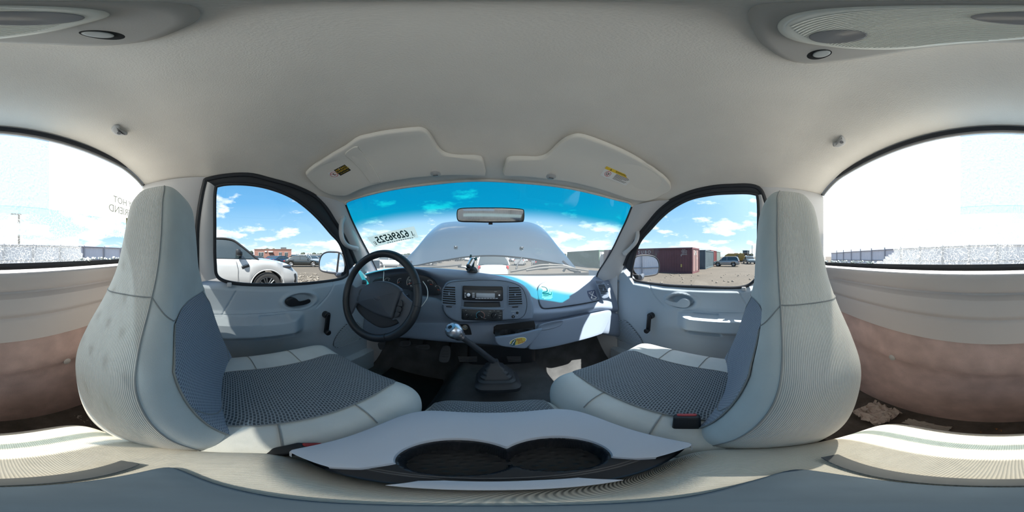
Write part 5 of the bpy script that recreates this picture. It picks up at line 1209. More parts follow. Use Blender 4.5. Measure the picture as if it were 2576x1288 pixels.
# ================================================================ door mirrors outside
def door_mirror(s, outl, c, n, label):
    P = Pane(*c, n, x=s*.985); t = thing('door_mirror', label, 'mirror', P.o+np.array([0, 0, -.1]))
    o = smooth(P.locs(outl), 80, True); o = o if np.cross(o-o.mean(0), np.roll(o, -1, 0)-o.mean(0)).sum() > 0 else o[::-1]
    R_ = [np.c_[o*.995, np.full(80, .004)], np.c_[o, np.full(80, -.004)], np.c_[o*.99, np.full(80, -.03)], np.c_[o*.85, np.full(80, -.065)], np.c_[o*.5, np.full(80, -.085)]]
    R_ = [np.c_[inset(o, .007), np.full(80, .004)]]+R_
    mesh('shell', fixn(P.put(rings(np.array(R_), True))), mat('mirror_shell', (.045, .055, .075), .35, spec=.5), t)
    mesh('mirror_glass', fixn(P.put(plate(inset(o, .0105), .0012), h=.0044)), MIRROR, t)
    mesh('rim', P.put(tube(np.c_[inset(o, .005), np.full(80, .004)], .0062, 8, closed=True)), BLACK, t)
    a = P.o+P.M@np.array([0, -.055, -.04]); b = np.array([s*.85, .665, -.135]); mesh('arm', tube(smooth([a, lerp(a, b, .5)+[0, 0, -.02], b], 12), .020, 12), mat('mirror_shell'), t)
    mesh('mount_plate', box((s*.845, .69, -.135), (.02, .06, .04), .006), BLACK, t)
    return t
door_mirror(-1, [(804, 676), (803, 662), (806, 648), (813, 638), (824, 633), (838, 632.5), (854, 634), (864, 641), (869, 655), (871, 672), (868, 686), (862, 691), (845, 690), (825, 687), (810, 683)], (836, 661), (.33, -.90, .10), 'black door mirror outside the window beside the steering wheel, showing sky')
door_mirror(1, [(1591, 680), (1590, 664), (1593, 651), (1601, 643), (1615, 640.5), (1632, 641), (1646, 645), (1655, 654), (1658.5, 668), (1657, 683), (1652, 690.5), (1640, 694), (1620, 696), (1602, 693)], (1624, 668), (-.40, -.90, .03), 'black door mirror outside the window beside the airbag lid, showing fence')

# ================================================================ shattered rear glass with flag film and stickers
yG = -.394
RG = glassmat('shattered_glass', (.9, .95, .95), .6)
def _shatter():
    m = RG; nt = m.node_tree; N = nt.nodes; L = nt.links; N.clear()
    out = N.new('ShaderNodeOutputMaterial'); tc = N.new('ShaderNodeTexCoord')
    vo = N.new('ShaderNodeTexVoronoi'); vo.feature = 'DISTANCE_TO_EDGE'; vo.inputs['Scale'].default_value = 115
    wn = N.new('ShaderNodeTexNoise'); wn.inputs['Scale'].default_value = 22; wn.inputs['Detail'].default_value = 3
    mxv = N.new('ShaderNodeMixRGB'); mxv.inputs[0].default_value = .07; L.new(tc.outputs['Object'], wn.inputs['Vector']); L.new(tc.outputs['Object'], mxv.inputs[1]); L.new(wn.outputs[1], mxv.inputs[2]); L.new(mxv.outputs[0], vo.inputs['Vector'])
    ed = N.new('ShaderNodeMapRange'); ed.inputs['From Min'].default_value = .012; ed.inputs['From Max'].default_value = .05; ed.inputs['To Min'].default_value = 1; ed.inputs['To Max'].default_value = 0; L.new(vo.outputs['Distance'], ed.inputs['Value'])
    n2 = N.new('ShaderNodeTexNoise'); n2.inputs['Scale'].default_value = 6; L.new(tc.outputs['Object'], n2.inputs['Vector'])
    fz = N.new('ShaderNodeMapRange'); fz.inputs['From Min'].default_value = .3; fz.inputs['From Max'].default_value = .7; fz.inputs['To Min'].default_value = .10; fz.inputs['To Max'].default_value = .26; L.new(n2.outputs[0], fz.inputs['Value'])
    ad = N.new('ShaderNodeMath'); ad.operation = 'MULTIPLY_ADD'; ad.inputs[1].default_value = .45; ad.use_clamp = True; L.new(ed.outputs[0], ad.inputs[0]); L.new(fz.outputs[0], ad.inputs[2])
    tr = N.new('ShaderNodeBsdfTransparent'); tr.inputs[0].default_value = (.93, .95, .94, 1)
    tl_ = N.new('ShaderNodeBsdfTranslucent'); tl_.inputs[0].default_value = (.82, .86, .85, 1)
    df = N.new('ShaderNodeBsdfDiffuse'); df.inputs[0].default_value = (.75, .80, .80, 1)
    m1 = N.new('ShaderNodeMixShader'); m1.inputs[0].default_value = .18; L.new(tl_.outputs[0], m1.inputs[1]); L.new(df.outputs[0], m1.inputs[2])
    m2 = N.new('ShaderNodeMixShader'); L.new(ad.outputs[0], m2.inputs[0]); L.new(tr.outputs[0], m2.inputs[1]); L.new(m1.outputs[0], m2.inputs[2]); L.new(m2.outputs[0], out.inputs[0])
_shatter()
def inpoly(x, z, poly):
    c = False; n = len(poly)
    for i in range(n):
        (x1, z1), (x2, z2) = poly[i], poly[(i+1) % n]
        if (z1 > z) != (z2 > z) and x < (x2-x1)*(z-z1)/(z2-z1)+x1: c = not c
    return c
h1 = [tuple(cab(u, v, y=yG)[[0, 2]]) for u, v in [(194, 592), (199, 612), (206, 638), (214, 655), (226, 664)]]; h1 = h1+[(-.60, -.025), (-.74, -.02), (-.74, h1[0][1]+.02)]
h2 = [tuple(cab(u, v, y=yG)[[0, 2]]) for u, v in [(2088, 612), (2285, 598), (2262, 618), (2240, 640), (2215, 657), (2172, 668)]]; h2 = [h2[0]]+h2[1:]+[(.69, -.028)]
def rr_in(x, z, r=.07):
    dx = max(abs(x)-(.712-r), 0); dz = max(abs(z-.172)-(.216-r), 0); return math.hypot(dx, dz) <= r
gx, gz = np.linspace(-.715, .712, 200), np.linspace(-.046, .390, 64); V = []; idx = {}
for i, x in enumerate(gx):
    for j, z in enumerate(gz):
        idx[i, j] = len(V); V.append((x+rng.normal(0, .0018), yG-.012*(x/.7)**2*0, z+rng.normal(0, .0018)))
F = []
for i in range(199):
    for j in range(63):
        xc_, zc_ = (gx[i]+gx[i+1])/2, (gz[j]+gz[j+1])/2
        if not rr_in(xc_, zc_) or inpoly(xc_, zc_, h1) or inpoly(xc_, zc_, h2): continue
        F.append((idx[i, j], idx[i+1, j], idx[i+1, j+1], idx[i, j+1]))
struct('window_4', (np.array(V), F, None), RG, sm=False)['label'] = 'shattered rear glass with two broken-out lower corners'
# rubber frame round it
th_ = np.linspace(0, 2*PI, 120, endpoint=False); o = rrect(1.42, .416, .07, 8); P = np.stack([o[:, 0], np.full(len(o), yG+.004), o[:, 1]+.180], 1)
mesh('trim_15', tube(P, .009, 6, closed=True), RUB)['kind'] = 'structure'
# crumbs of broken glass along the lower edges of the holes
g = []
for k in range(90):
    if k % 2: x = rng.uniform(-.70, -.30)
    else: x = rng.uniform(.34, .69)
    b_ = box((x, yG+rng.uniform(.0, .012), -.019+rng.uniform(0, .006)), (rng.uniform(.003, .007),)*3, 0, 1, R=Matrix.Rotation(rng.uniform(0, 3), 3, Vector(rng.normal(0, 1, 3)).normalized())); g.append(b_)
ob = mesh('glass_crumbs', geo(*g), mat('glass_crumb', (.75, .85, .85), .1, spec=.8), sm=False); tag(ob, 'crumbs of broken glass lying along the lower edge of the rear glass', 'glass', kind='stuff')
def film(name, col, tcol=.55):
    m = bpy.data.materials.new(name); m.use_nodes = True; nt = m.node_tree; N = nt.nodes; L = nt.links; N.clear(); out = N.new('ShaderNodeOutputMaterial'); tr = N.new('ShaderNodeBsdfTransparent'); tl_ = N.new('ShaderNodeBsdfTranslucent')
    tr.inputs[0].default_value = (*col, 1); tl_.inputs[0].default_value = (*col, 1); mx = N.new('ShaderNodeMixShader'); mx.inputs[0].default_value = tcol; L.new(tr.outputs[0], mx.inputs[1]); L.new(tl_.outputs[0], mx.inputs[2]); L.new(mx.outputs[0], out.inputs[0]); return m
RGP = Pane(np.array([0, yG+.003, .15]), None, (0, 1, 0))       # ex points to the left of the cab
fl = thing('flag_film', 'faded see-through flag film with stars and stripes on the rear glass, over an added diffusing sheet', 'decal', (-.1, yG+.003, 0))
def rgrect(x0, x1, z0, z1, h): return RGP.put(plate(np.array([(-x1, z0-.15), (-x0, z0-.15), (-x0, z1-.15), (-x1, z1-.15)]), .0003), h=h)
x0, x1 = -.235, .05
mesh('sheet', rgrect(-.708, .700, .125, .384, -.0006), film('diffusing_film', (.94, .93, .91), .46), fl, sm=False)  # film widened past the flag to whiten the glass and shape the sun patch
mesh('canton', rgrect(x0, x1, .105, .365, .0002), film('canton_film', (.66, .78, .90), .35), fl, sm=False)
for k, (z0, z1) in enumerate(((.050, .080),)):
    mesh('stripe', rgrect(x0, .36, z0, z1, .0002), film('stripe_film', (.74, .86, .90), .4), fl, sm=False)
star = np.array([((1 if k % 2 == 0 else .40)*math.sin(k*PI/5), (1 if k % 2 == 0 else .40)*math.cos(k*PI/5)) for k in range(10)])[::-1]
WF = film('star_film', (.98, .99, 1.0), .8)
for r in range(5):
    for c in range(5 if r % 2 == 0 else 4):
        mesh('star', RGP.put(plate(star*.013, .0003), (-(x0+.035+c*.055+(0 if r % 2 == 0 else .027)), .135+r*.048-.15), .0007), WF, fl, sm=False)
# "heart" sticker lettering reads from outside, so it is reversed seen from in here
hs = thing('window_lettering', 'reversed grey lettering with a red heart on the rear glass near the steering wheel side', 'sticker', (-.45, yG, .10))
LETF = film('sticker_grey', (.40, .41, .39), .55)
def rgtext(s_, u, v, size, m, name): q = cab(u, v, y=yG); mesh(name, RGP.put(text(s_, size, .0002, mirror=True), (-q[0], q[2]-.15), .001), m, hs)
rgtext('I', 358, 522, .042, LETF, 'lettering'); rgtext('MY', 330, 517, .036, LETF, 'lettering'); rgtext('HOT', 301, 507, .038, LETF, 'lettering'); rgtext('GIRLFRIEND', 318, 536, .040, LETF, 'lettering')
q = cab(342, 521, y=yG); hp = np.array([(16*math.sin(t)**3, 13*math.cos(t)-5*math.cos(2*t)-2*math.cos(3*t)-math.cos(4*t)) for t in np.linspace(0, 2*PI, 40, endpoint=False)])[::-1]*.0011
mesh('heart', RGP.put(fixn(plate(hp, .0005)), (-q[0], q[2]-.15), .001), mat('heart_red', (.75, .10, .06), .6), hs, sm=False)
ps = thing('permit_sticker', 'small yellow and green printed permit sticker on the rear glass beside the seat', 'sticker', (-.5, yG, .06))
a, b = cab(315, 592, y=yG), cab(336, 554, y=yG); w_, h_ = abs(a[0]-b[0])+.05, b[2]-a[2]
mesh('backing', rgrect(a[0]-w_, a[0], a[2], b[2], .001), mat('permit_pale', (.62, .60, .30), .7), ps, sm=False)
for k, (t0, t1) in enumerate(((.86, .97), (.72, .81), (.58, .67), (.45, .53), (.16, .36), (.03, .10))):
    mesh('print_row', rgrect(a[0]-w_+.004, a[0]-.004, lerp(a[2], b[2], t0), lerp(a[2], b[2], t1), .0014), mat('permit_green', (.14, .20, .14), .7) if k != 4 else mat('permit_blue', (.25, .38, .42), .7), ps, sm=False)

# ================================================================ auction lot label on the windscreen (reads from outside)
LQ = [(923.3, 597.5), (1041.7, 569), (1053, 597.5), (942.5, 622)]
def wsmap(g, h=.003):
    V = np.asarray(g[0]); O = []
    for a, b, z in V:
        a_, b_ = float(a), float(b); tl_, tr_, br_, bl_ = map(np.array, LQ); uv = lerp(lerp(bl_, br_, a_), lerp(tl_, tr_, a_), b_)+np.array([0, -3.5*4*a_*(1-a_)*.5])
        p = onws(*uv); r = cray(*uv); O.append(p-r*(h+z)/abs(r[1]))
    return np.array(O), g[1], None
lt = thing('lot_label', 'pale grey lot label with reversed green number stuck on the windscreen', 'label', onws(990, 596))
a = np.linspace(0, 1, 14); P = np.array([[[x, y, 0] for y in (0, .33, .66, 1)] for x in a]); g = grid(P)
mesh('paper', wsmap((g[0], g[1], None), .003), film('label_paper', (.50, .57, .52), .7), lt)
GRN = mat('green_print', (.03, .09, .085), .7)
def lt_text(s_, cx_, cy_, hgt, wid, m=GRN, nm='number', bold=0.0):
    t_ = text(s_, 1.0, 0.0, mirror=True, bold=bold); V = np.array(t_[0]); V[:, 0] -= (V[:, 0].min()+V[:, 0].max())/2; V[:, 1] -= (V[:, 1].min()+V[:, 1].max())/2
    V[:, 0] *= wid/np.ptp(V[:, 0]); V[:, 1] *= hgt/np.ptp(V[:, 1]); V[:, 2] = 0; V[:, 0] += cx_; V[:, 1] += cy_; mesh(nm, wsmap((V, t_[1], None), .0055), m, lt)
lt_text('62696525', .475, .53, .66, .70, bold=.022); lt_text('E', .065, .32, .32, .05); lt_text('1', .90, .42, .42, .018, mat('faint_print', (.25, .32, .28), .7)); lt_text('FL', .925, .24, .22, .035, mat('faint_print'))
g = []
for k in range(12):
    v0 = .30+k*.05; P = np.array([[[x, y, 0] for y in (.04, .10)] for x in (v0, v0+.034)]); q = grid(P); g.append(wsmap((q[0], q[1], None), .0055))
mesh('small_print', geo(*g), mat('faint_print'), lt)['kind'] = 'stuff'

# ================================================================ raised hood, cowl, wipers, antenna
hb = [(1008, 668), (1030, 667), (1050, 666), (1080, 659.5), (1120, 653), (1162, 646), (1195, 643), (1232, 641.5), (1272, 643), (1330, 649), (1387, 659), (1420, 666), (1449, 674)]
ht = [(1084, 581), (1092, 573), (1102, 566), (1115, 560.5), (1140, 557.5), (1180, 555.5), (1240, 554.5), (1290, 555.5), (1328, 558.5), (1345, 563), (1356, 568), (1364, 573), (1371, 579)]
nb = 49; B_ = smooth(np.array(hb, float), nb); T_ = smooth(np.array(ht, float), nb); HP = np.zeros((nb, 20, 3))
for i in range(nb):
    s_ = 2*i/(nb-1)-1; b0_ = cab(*B_[i], y=1.50-.24*s_*s_); t0_ = cab(*T_[i], y=2.28-.08*s_*s_)
    for j in range(20):
        t = j/19; HP[i, j] = lerp(b0_, t0_, t)+np.array([0, -1, .9])*(.05*math.sin(PI*t)*(1-abs(s_)**3*.6))
        if abs(s_) > .80: HP[i, j] += np.array([0, .10, -.03])*((abs(s_)-.80)/.2)**2*t
hood = thing('hood', 'blue-grey truck hood propped open in front of the windscreen', 'hood', (0, 1.6, -.1))
for s in (-1, 1): mesh('hinge', tube(np.array([[s*.66, 1.20, -.19], [s*.70, 1.22, -.14], HP[4 if s < 0 else -5, 1]]), .012, 6), BLACK, hood)
mesh('skin', fixn(sheet(HP, .02, (0, .7, -.7))), PAINT, hood)
_q = grid(HP); HBV = BVHTree.FromPolygons([tuple(v) for v in _q[0]], _q[1])
for u, v in ((1147, 623), (1312, 625)):
    c = HBV.ray_cast(Vector(EYE), Vector(cray(u, v)).normalized())[0]
    mesh('washer_jet', box(np.array(c)+[0, -.006, .008], (.034, .03, .018), .005), BLACK, hood); mesh('jet_nozzle', ball(np.array(c)+[0, -.02, .010], .006, 10, 6), CHROME, hood)
tag(mesh('cowl_panel', sheet(np.array([[[x, y, -.165-.10*(y-1.0)] for y in (1.065, 1.14, 1.22)] for x in np.linspace(-.80, .80, 9)]), .02, (0, 0, -1)), BLACK), 'black cowl panel below the outside of the windscreen', 'cowl')
def wiper(label, blade, arm, y):
    t = thing('wiper', label, 'wiper', cab(*blade[0], y=y)+[0, 0, -.02]); P = smooth([cab(u, v, y=y) for u, v in blade], 16)
    mesh('blade', tube(P, .009, 6, sx=.7), mat('wiper_rubber', (.06, .058, .055), .6), t); mesh('arm', tube(smooth([cab(u, v, y=y+.02) for u, v in arm], 10), .009, 6), mat('wiper_arm', (.10, .10, .10), .4), t)
wiper('black wiper lying across the windscreen in front of the airbag lid', [(1324, 680), (1355, 675.5), (1393, 672.5), (1430, 673.5), (1486, 682)], [(1460, 684), (1436, 680), (1424, 674), (1417, 683)], 1.08)
wiper('black wiper whose arm rises beside the antenna near the middle of the windscreen', [(1284, 683), (1318, 677), (1354, 668), (1386, 666.5), (1417, 668)], [(1402, 671), (1420, 668), (1455, 679)], 1.12)
wiper('thin black wiper at the foot of the windscreen beside the phone mount', [(1000, 672), (1060, 672), (1115, 670), (1161, 665.5)], [(1152, 670), (1170, 672), (1178, 676)], 1.10)
tag(mesh('antenna', tube(np.array([cab(1298.5, 677, y=1.32), cab(1303, 662, y=1.35), cab(1313, 648, y=1.38)]), [.008, .006, .004], 8), BLACK), 'short black leaning antenna behind the windscreen', 'antenna')
# ================================================================ outside: ground and lot
def gz(x, y=0.0): return -.02*min(max(x, 0), 20)+.14*math.exp(-((x+5.2)/2.6)**4)-.011*min(max(y-1, 0), 10)*math.exp(-(x/9.0)**4)          # the lot falls away gently to the right
xs = np.r_[-400, -150, -60, -30, np.linspace(-20, 30, 101), 45, 80, 160, 400]; ys = np.r_[-400, -150, -60, np.linspace(-30, 40, 36), 60, 90, 160, 400]
P = np.array([[[x, y, gz(x, y)] for y in ys] for x in xs])
GRD = mat('gravel_ground', (.078, .066, .052), .95, bump=(6, .6, .06), var=(.35, .14))
def _grd():
    nt = GRD.node_tree; N = nt.nodes; L = nt.links; b = N['Principled BSDF']; tc = N.new('ShaderNodeTexCoord'); n = N.new('ShaderNodeTexNoise'); n.inputs['Scale'].default_value = 9; n.inputs['Detail'].default_value = 8; n.inputs['Roughness'].default_value = .75
    L.new(tc.outputs['Object'], n.inputs['Vector']); mr = N.new('ShaderNodeMapRange'); mr.inputs['From Min'].default_value = .3; mr.inputs['From Max'].default_value = .7; mr.inputs['To Min'].default_value = .72; mr.inputs['To Max'].default_value = 1.22; L.new(n.outputs[0], mr.inputs['Value'])
    src = b.inputs['Base Color'].links[0].from_socket; mx = N.new('ShaderNodeMixRGB'); mx.blend_type = 'MULTIPLY'; mx.inputs[0].default_value = 1; L.new(src, mx.inputs[1]); L.new(mr.outputs[0], mx.inputs[2]); L.new(mx.outputs[0], b.inputs['Base Color'])
_grd()
struct('ground', grid(P), GRD, incab=False)
def pol(u, r): a = math.radians((u-U0)*KPX); return np.array([r*math.sin(a), r*math.cos(a)])
CGLASS = mat('car_glass', (.02, .03, .035), .06, spec=.9); TYRE = mat('tyre', (.018, .018, .018), .8); RIMM = mat('alloy_rim', (.55, .56, .58), .3, metal=.8); DRIM = mat('dark_rim', (.06, .065, .07), .35, metal=.6)
LAMPC = mat('head_lamp', (.25, .27, .28), .12, spec=.8); LAMPR = mat('tail_lamp', (.32, .02, .02), .25); UNDER = mat('car_under', (.012, .012, .013), .8); CBLK = mat('car_black_trim', (.015, .016, .018), .35)
def paint(n, c, m=.2): return mat('paint_'+n, c, .22, metal=m, coat=1.0, spec=.5)
def L_(v): return mesh
def omesh(name, g, m, parent, sm=True): return mesh(name, g, m, parent, incab=False, sm=sm, origin=(0, 0, 0))
STY = {
 'sedan': dict(L=4.7, W=1.80, H=1.43, wr=.33, ax=(-1.42, 1.40), zb=.22, top=[(-2.35, .80), (-2.25, .95), (-1.6, 1.0), (-.5, .97), (.9, .93), (1.5, .86), (2.1, .74), (2.35, .58)], gh=[(-1.85, 0), (-1.15, .86), (-.5, 1), (.1, .98), (.45, .88), (1.15, 0)], wt=.70),
 'suv': dict(L=4.6, W=1.82, H=1.70, wr=.36, ax=(-1.35, 1.35), zb=.28, top=[(-2.3, .95), (-2.22, 1.07), (-1.5, 1.08), (0, 1.05), (1.0, 1.03), (1.6, .97), (2.1, .84), (2.3, .62)], gh=[(-2.22, 0), (-1.95, .90), (-1.6, 1), (0, 1), (.35, .92), (1.1, 0)], wt=.76),
 'range': dict(L=4.88, W=1.98, H=1.80, wr=.405, ax=(-1.45, 1.47), zb=.34, top=[(-2.44, 1.05), (-2.3, 1.20), (-1.4, 1.25), (.2, 1.235), (1.0, 1.215), (1.5, 1.16), (2.0, 1.07), (2.32, .95), (2.44, .70)], gh=[(-2.3, 0), (-1.95, .88), (-1.5, .96), (-.4, 1), (.30, .97), (.55, .88), (1.22, 0)], wt=.74),
 'pickup': dict(L=5.4, W=1.95, H=1.80, wr=.38, ax=(-1.7, 1.65), zb=.36, top=[(-2.7, 1.0), (-2.6, 1.08), (-.8, 1.08), (0, 1.10), (1.1, 1.10), (1.7, 1.08), (2.5, 1.02), (2.7, .80)], gh=[(-.75, 0), (-.55, .90), (-.3, 1), (.45, 1), (.7, .9), (1.25, 0)], wt=.76),
}
def body_geo(S, n=70):
    L, W = S['L'], S['W']; t = np.array(S['top']); y = np.unique(np.r_[np.linspace(-L/2, L/2, n), [a+d for a in S['ax'] for d in np.linspace(-S['wr']*1.16, S['wr']*1.16, 15)]]); R = []
    zt = np.interp(y, t[:, 0], t[:, 1]); k = np.ones(5)/5; zs = np.convolve(np.pad(zt, 2, 'edge'), k, 'valid')
    for yy, z in zip(y, zs):
        e = abs(yy)/(L/2); w = W/2*(1-.16*e**7-.02*e**2); zb = S['zb']+.10*max(0, e-.9)*3
        for a in S['ax']:
            d = abs(yy-a); ra = S['wr']*1.16
            if d < ra: zb = max(zb, S['wr']+math.sqrt(ra*ra-d*d)*.97)
        zb = min(zb, z-.08); h = z-zb
        half = [(0, zb), (.90*w, zb), (.975*w, zb+.10*h), (1.0*w, zb+.42*h), (.985*w, zb+.72*h), (.955*w, z-.10*h), (.89*w, z-.02), (.6*w, z+.018), (0, z+.03)]
        R.append([(x, yy, zz) for x, zz in half]+[(-x, yy, zz) for x, zz in half[-2:0:-1]])
    return fixn(rings(np.array(R), True))
def gh_pts(S, n=44):
    g = np.array(S['gh']); y = np.linspace(g[0, 0], g[-1, 0], n); f = np.interp(y, g[:, 0], g[:, 1]); f[1:-1] = (f[:-2]+2*f[1:-1]+f[2:])/4; t = np.array(S['top']); zb = np.interp(y, t[:, 0], t[:, 1])-.03; return y, f, zb
def gh_half(S, f, z0): z = z0+(S['H']-z0)*f; return S['W']/2*(.93-(.93-S['wt'])*f), z
def house_geo(S):
    y, f, zb = gh_pts(S); R = []
    for yy, ff, z0 in zip(y, f, zb):
        h = []; wtop, z = gh_half(S, max(ff, .02), z0)
        for q in (0, .5, .88): w, zz = gh_half(S, max(ff, .02)*q, z0); h.append((w, zz))
        h += [(wtop*.97, z0+(z-z0)*.96), (wtop*.88, z), (0, z+.012)]
        half = [(0, z0)]+h; R.append([(x, yy, zz) for x, zz in half]+[(-x, yy, zz) for x, zz in half[-2:0:-1]])
    return fixn(rings(np.array(R), True))
def roof_geo(S, lo=.90):
    y, f, zb = gh_pts(S); R = []
    for yy, ff, z0 in zip(y, f, zb):
        if ff < lo: continue
        w, z = gh_half(S, ff, z0); R.append([(-w*1.0, yy, z-.055), (-w*.93, yy, z+.004), (-w*.5, yy, z+.02), (0, yy, z+.026), (w*.5, yy, z+.02), (w*.93, yy, z+.004), (w*1.0, yy, z-.055)])
    return sheet(np.array(R), .012)
def pillar_geo(S, sgn):
    y, f, zb = gh_pts(S); im = int(np.argmax(f)); P = []
    def pp(i): w, z = gh_half(S, max(f[i], .02), zb[i]); return np.array([sgn*w*1.0, y[i], z-.02])
    fr = [pp(i) for i in range(im, len(y))]; return tube(np.array(fr), .035, 6), tube(np.array([pp(i) for i in range(0, im+1)]), .035, 6)
def bpil_geo(S, sgn, yy):
    y, f, zb = gh_pts(S); ff = np.interp(yy, y, f); z0 = np.interp(yy, y, zb); P = []
    for q in np.linspace(0, .97, 6): w, z = gh_half(S, ff*q, z0); P.append((sgn*(w+.003), yy, z))
    return tube(np.array(P), .032, 6)
WHL = {}
def wheel_mesh(r, w=.22, n=5):
    tyre = lathe([(r*.66, -w*.42), (r*.86, -w*.5), (r*.97, -w*.40), (r, -w*.2), (r, w*.2), (r*.97, w*.40), (r*.86, w*.5), (r*.66, w*.42)], (0, 0, 0), (1, 0, 0), 28, cap=False)
    rim = [lathe([(r*.70, -w*.4), (r*.68, w*.38), (r*.63, w*.42), (r*.60, w*.1)], (0, 0, 0), (1, 0, 0), 28, cap=False)]
    disc = lathe([(r*.62, .0), (r*.62, .004)], (-w*.05, 0, 0), (1, 0, 0), 24)
    for k in range(n):
        a = 2*PI*k/n
        for da in (-.16, .16): rim.append(tube(np.array([[w*.40, r*.12*math.cos(a+da*2), r*.12*math.sin(a+da*2)], [w*.40, r*.64*math.cos(a+da), r*.64*math.sin(a+da)]]), r*.055, 5))
    rim.append(lathe([(r*.17, 0), (r*.16, .03), (0, .035)], (w*.28, 0, 0), (1, 0, 0), 14)); return tyre, geo(*rim), disc
def car(name, label, sty, pm, xy, head, roofm=None, rim=RIMM, group=None, far=False, pill=None, spokes=5, cat='car'):
    S = STY[sty]; z = gz(xy[0], xy[1]); root = thing(name, label, cat, (xy[0], xy[1], z), group, incab=False, rz=-math.radians(head))
    omesh('body', body_geo(S), pm, root); omesh('windows', house_geo(S), CGLASS, root); omesh('roof', roof_geo(S), roofm or pm, root)
    for s in (-1, 1):
        for g in pillar_geo(S, s): omesh('pillar', g, pill or roofm or pm, root)
        if sty != 'pickup': omesh('pillar', bpil_geo(S, s, -.25), CBLK if roofm else pm, root)
    tyre, rm_, disc = wheel_mesh(S['wr'], n=spokes); first = None
    for ay in S['ax']:
        for s in (-1, 1):
            if first is None:
                w = omesh('wheel', tyre, TYRE, root); r1 = omesh('rim', rm_, rim, w); d1 = omesh('brake_disc', disc, UNDER, w); first = (w, r1, d1)
            else:
                w = first[0].copy(); COL.objects.link(w); w.parent = root
                for q in first[1:]: e = q.copy(); COL.objects.link(e); e.parent = w
            w.location = (s*(S['W']/2-.13), ay, S['wr']); w.rotation_euler = (0, 0, 0 if s > 0 else PI)
    t = np.array(S['top']); zf = float(np.interp(S['L']/2-.12, t[:, 0], t[:, 1])); zr = float(np.interp(-S['L']/2+.08, t[:, 0], t[:, 1]))
    for s in (-1, 1):
        if sty != 'range': omesh('head_lamp', box((s*S['W']*.36, S['L']/2-.16, zf-.10), (S['W']*.17, .22, .12), .03), LAMPC, root)
        omesh('tail_lamp', box((s*S['W']*.40, -S['L']/2+.06, zr-.16), (S['W']*.09, .12, .18), .03), LAMPR, root)
        omesh('side_mirror', box((s*(S['W']/2+.06), .72, float(np.interp(.7, t[:, 0], t[:, 1]))+.10), (.17, .10, .13), .035), CBLK if roofm else pm, root)
    omesh('bumper', box((0, S['L']/2-.06, S['zb']+.14), (S['W']*.72, .10, .18), .03), UNDER, root)
    omesh('underside', box((0, 0, S['zb']+.05), (S['W']*.78, S['L']*.86, .10), .02), UNDER, root)
    return root
def ahead(u): return (u-U0)*KPX           # heading of the view line at a column
WHT, SIL, BLU, BLK, GRY, RED = paint('white', (.34, .345, .35), 0), paint('silver', (.30, .31, .32), .3), paint('navy', (.012, .028, .07), .2), paint('black', (.010, .013, .014), .2), paint('grey', (.07, .075, .08), .3), paint('red', (.25, .02, .02), .1)
# ---- the near white sport-utility beside us
rr_ = car('sport_utility', 'large white sport-utility with black roof parked alongside, beyond the window by the steering wheel', 'range', WHT, (-5.35, -.48), 0, roofm=CBLK, rim=DRIM, pill=CBLK, spokes=7)
S = STY['range']
omesh('fender_vent', box((.972, .86, .98), (.03, .21, .085), .008, R=rotm('X', 16)), CBLK, rr_); omesh('vent_blade', box((.986, .84, 1.0), (.02, .20, .014), .004, R=rotm('X', 16)), SIL, rr_); omesh('side_lamp', box((.81, 2.0, .95), (.22, .40, .085), .03), mat('dark_lamp', (.03, .035, .045), .15, spec=.8), rr_)
omesh('hood_vent', box((.72, 1.16, 1.215), (.10, .34, .02), .008), CBLK, rr_)
for y in (-.35, -1.35): omesh('door_handle', box((.985, y, 1.06), (.04, .24, .045), .015), WHT, rr_)
omesh('arch_lip', tube(np.array([[.995, 1.47+.475*math.cos(t), .405+.475*math.sin(t)] for t in np.linspace(.12, PI-.12, 30)]), .016, 6), WHT, rr_)
omesh('sill_trim', box((.955, 0, .36), (.06, 2.1, .06), .02), CBLK, rr_)
for y in (.66, -.42): omesh('door_gap', tube(np.array([[.968, y-.05, 1.12], [.994, y, .9], [.998, y, .62], [.975, y-.02, .40]]), .004, 5), UNDER, rr_)
omesh('grille_side', box((.80, 2.30, .60), (.12, .16, .28), .03), CBLK, rr_)
omesh('mirror_shell', box((1.07, .66, 1.36), (.24, .13, .18), .05), CBLK, rr_)
# ---- cars on the left
car('sedan', 'black sedan parked side-on beyond the large white sport-utility', 'sedan', BLK, pol(760, 21.5), ahead(760)+90)
car('sedan', 'navy blue sedan parked just behind the black sedan', 'sedan', BLU, pol(709, 27.5), ahead(709)+50)
car('sedan', 'dark red sedan behind the hood of the large white sport-utility', 'sedan', paint('maroon', (.10, .010, .014), .2), pol(690, 32), ahead(690)+40)
car('sedan', 'dark grey sedan in front of the pink building', 'sedan', GRY, pol(652, 34), ahead(652)+80)
car('sedan', 'silver sedan with its nose beyond the black sedan', 'sedan', SIL, pol(786, 30), ahead(786)+150)
car('hatchback', 'white compact car far behind the black sedan', 'suv', WHT, pol(771, 39), ahead(771)+120)
car('hatchback', 'pale grey compact car seen between the door mirror and the windscreen pillar', 'suv', SIL, pol(874, 34), ahead(874)+60)
# ---- cars in front
car('sport_utility', 'white sport-utility parked straight ahead under the hood, rear towards us', 'suv', WHT, (pol(1238, 10.8)), 0)
car('sport_utility', 'silver sport-utility beyond the antenna', 'suv', SIL, pol(1309, 29), 18)
car('sport_utility', 'black sport-utility beyond the wiper beside the antenna', 'suv', BLK, pol(1357, 21), 10)
car('sedan', 'white sedan seen through the top of the steering wheel', 'sedan', WHT, pol(985, 21), ahead(985)+95)
car('sedan', 'dark grey sedan seen just right of the steering wheel rim', 'sedan', GRY, pol(1062, 25), ahead(1062)+100)
car('sport_utility', 'black sport-utility behind the dark grey sedan right of the steering wheel', 'suv', BLK, pol(1088, 33), ahead(1088)+70)
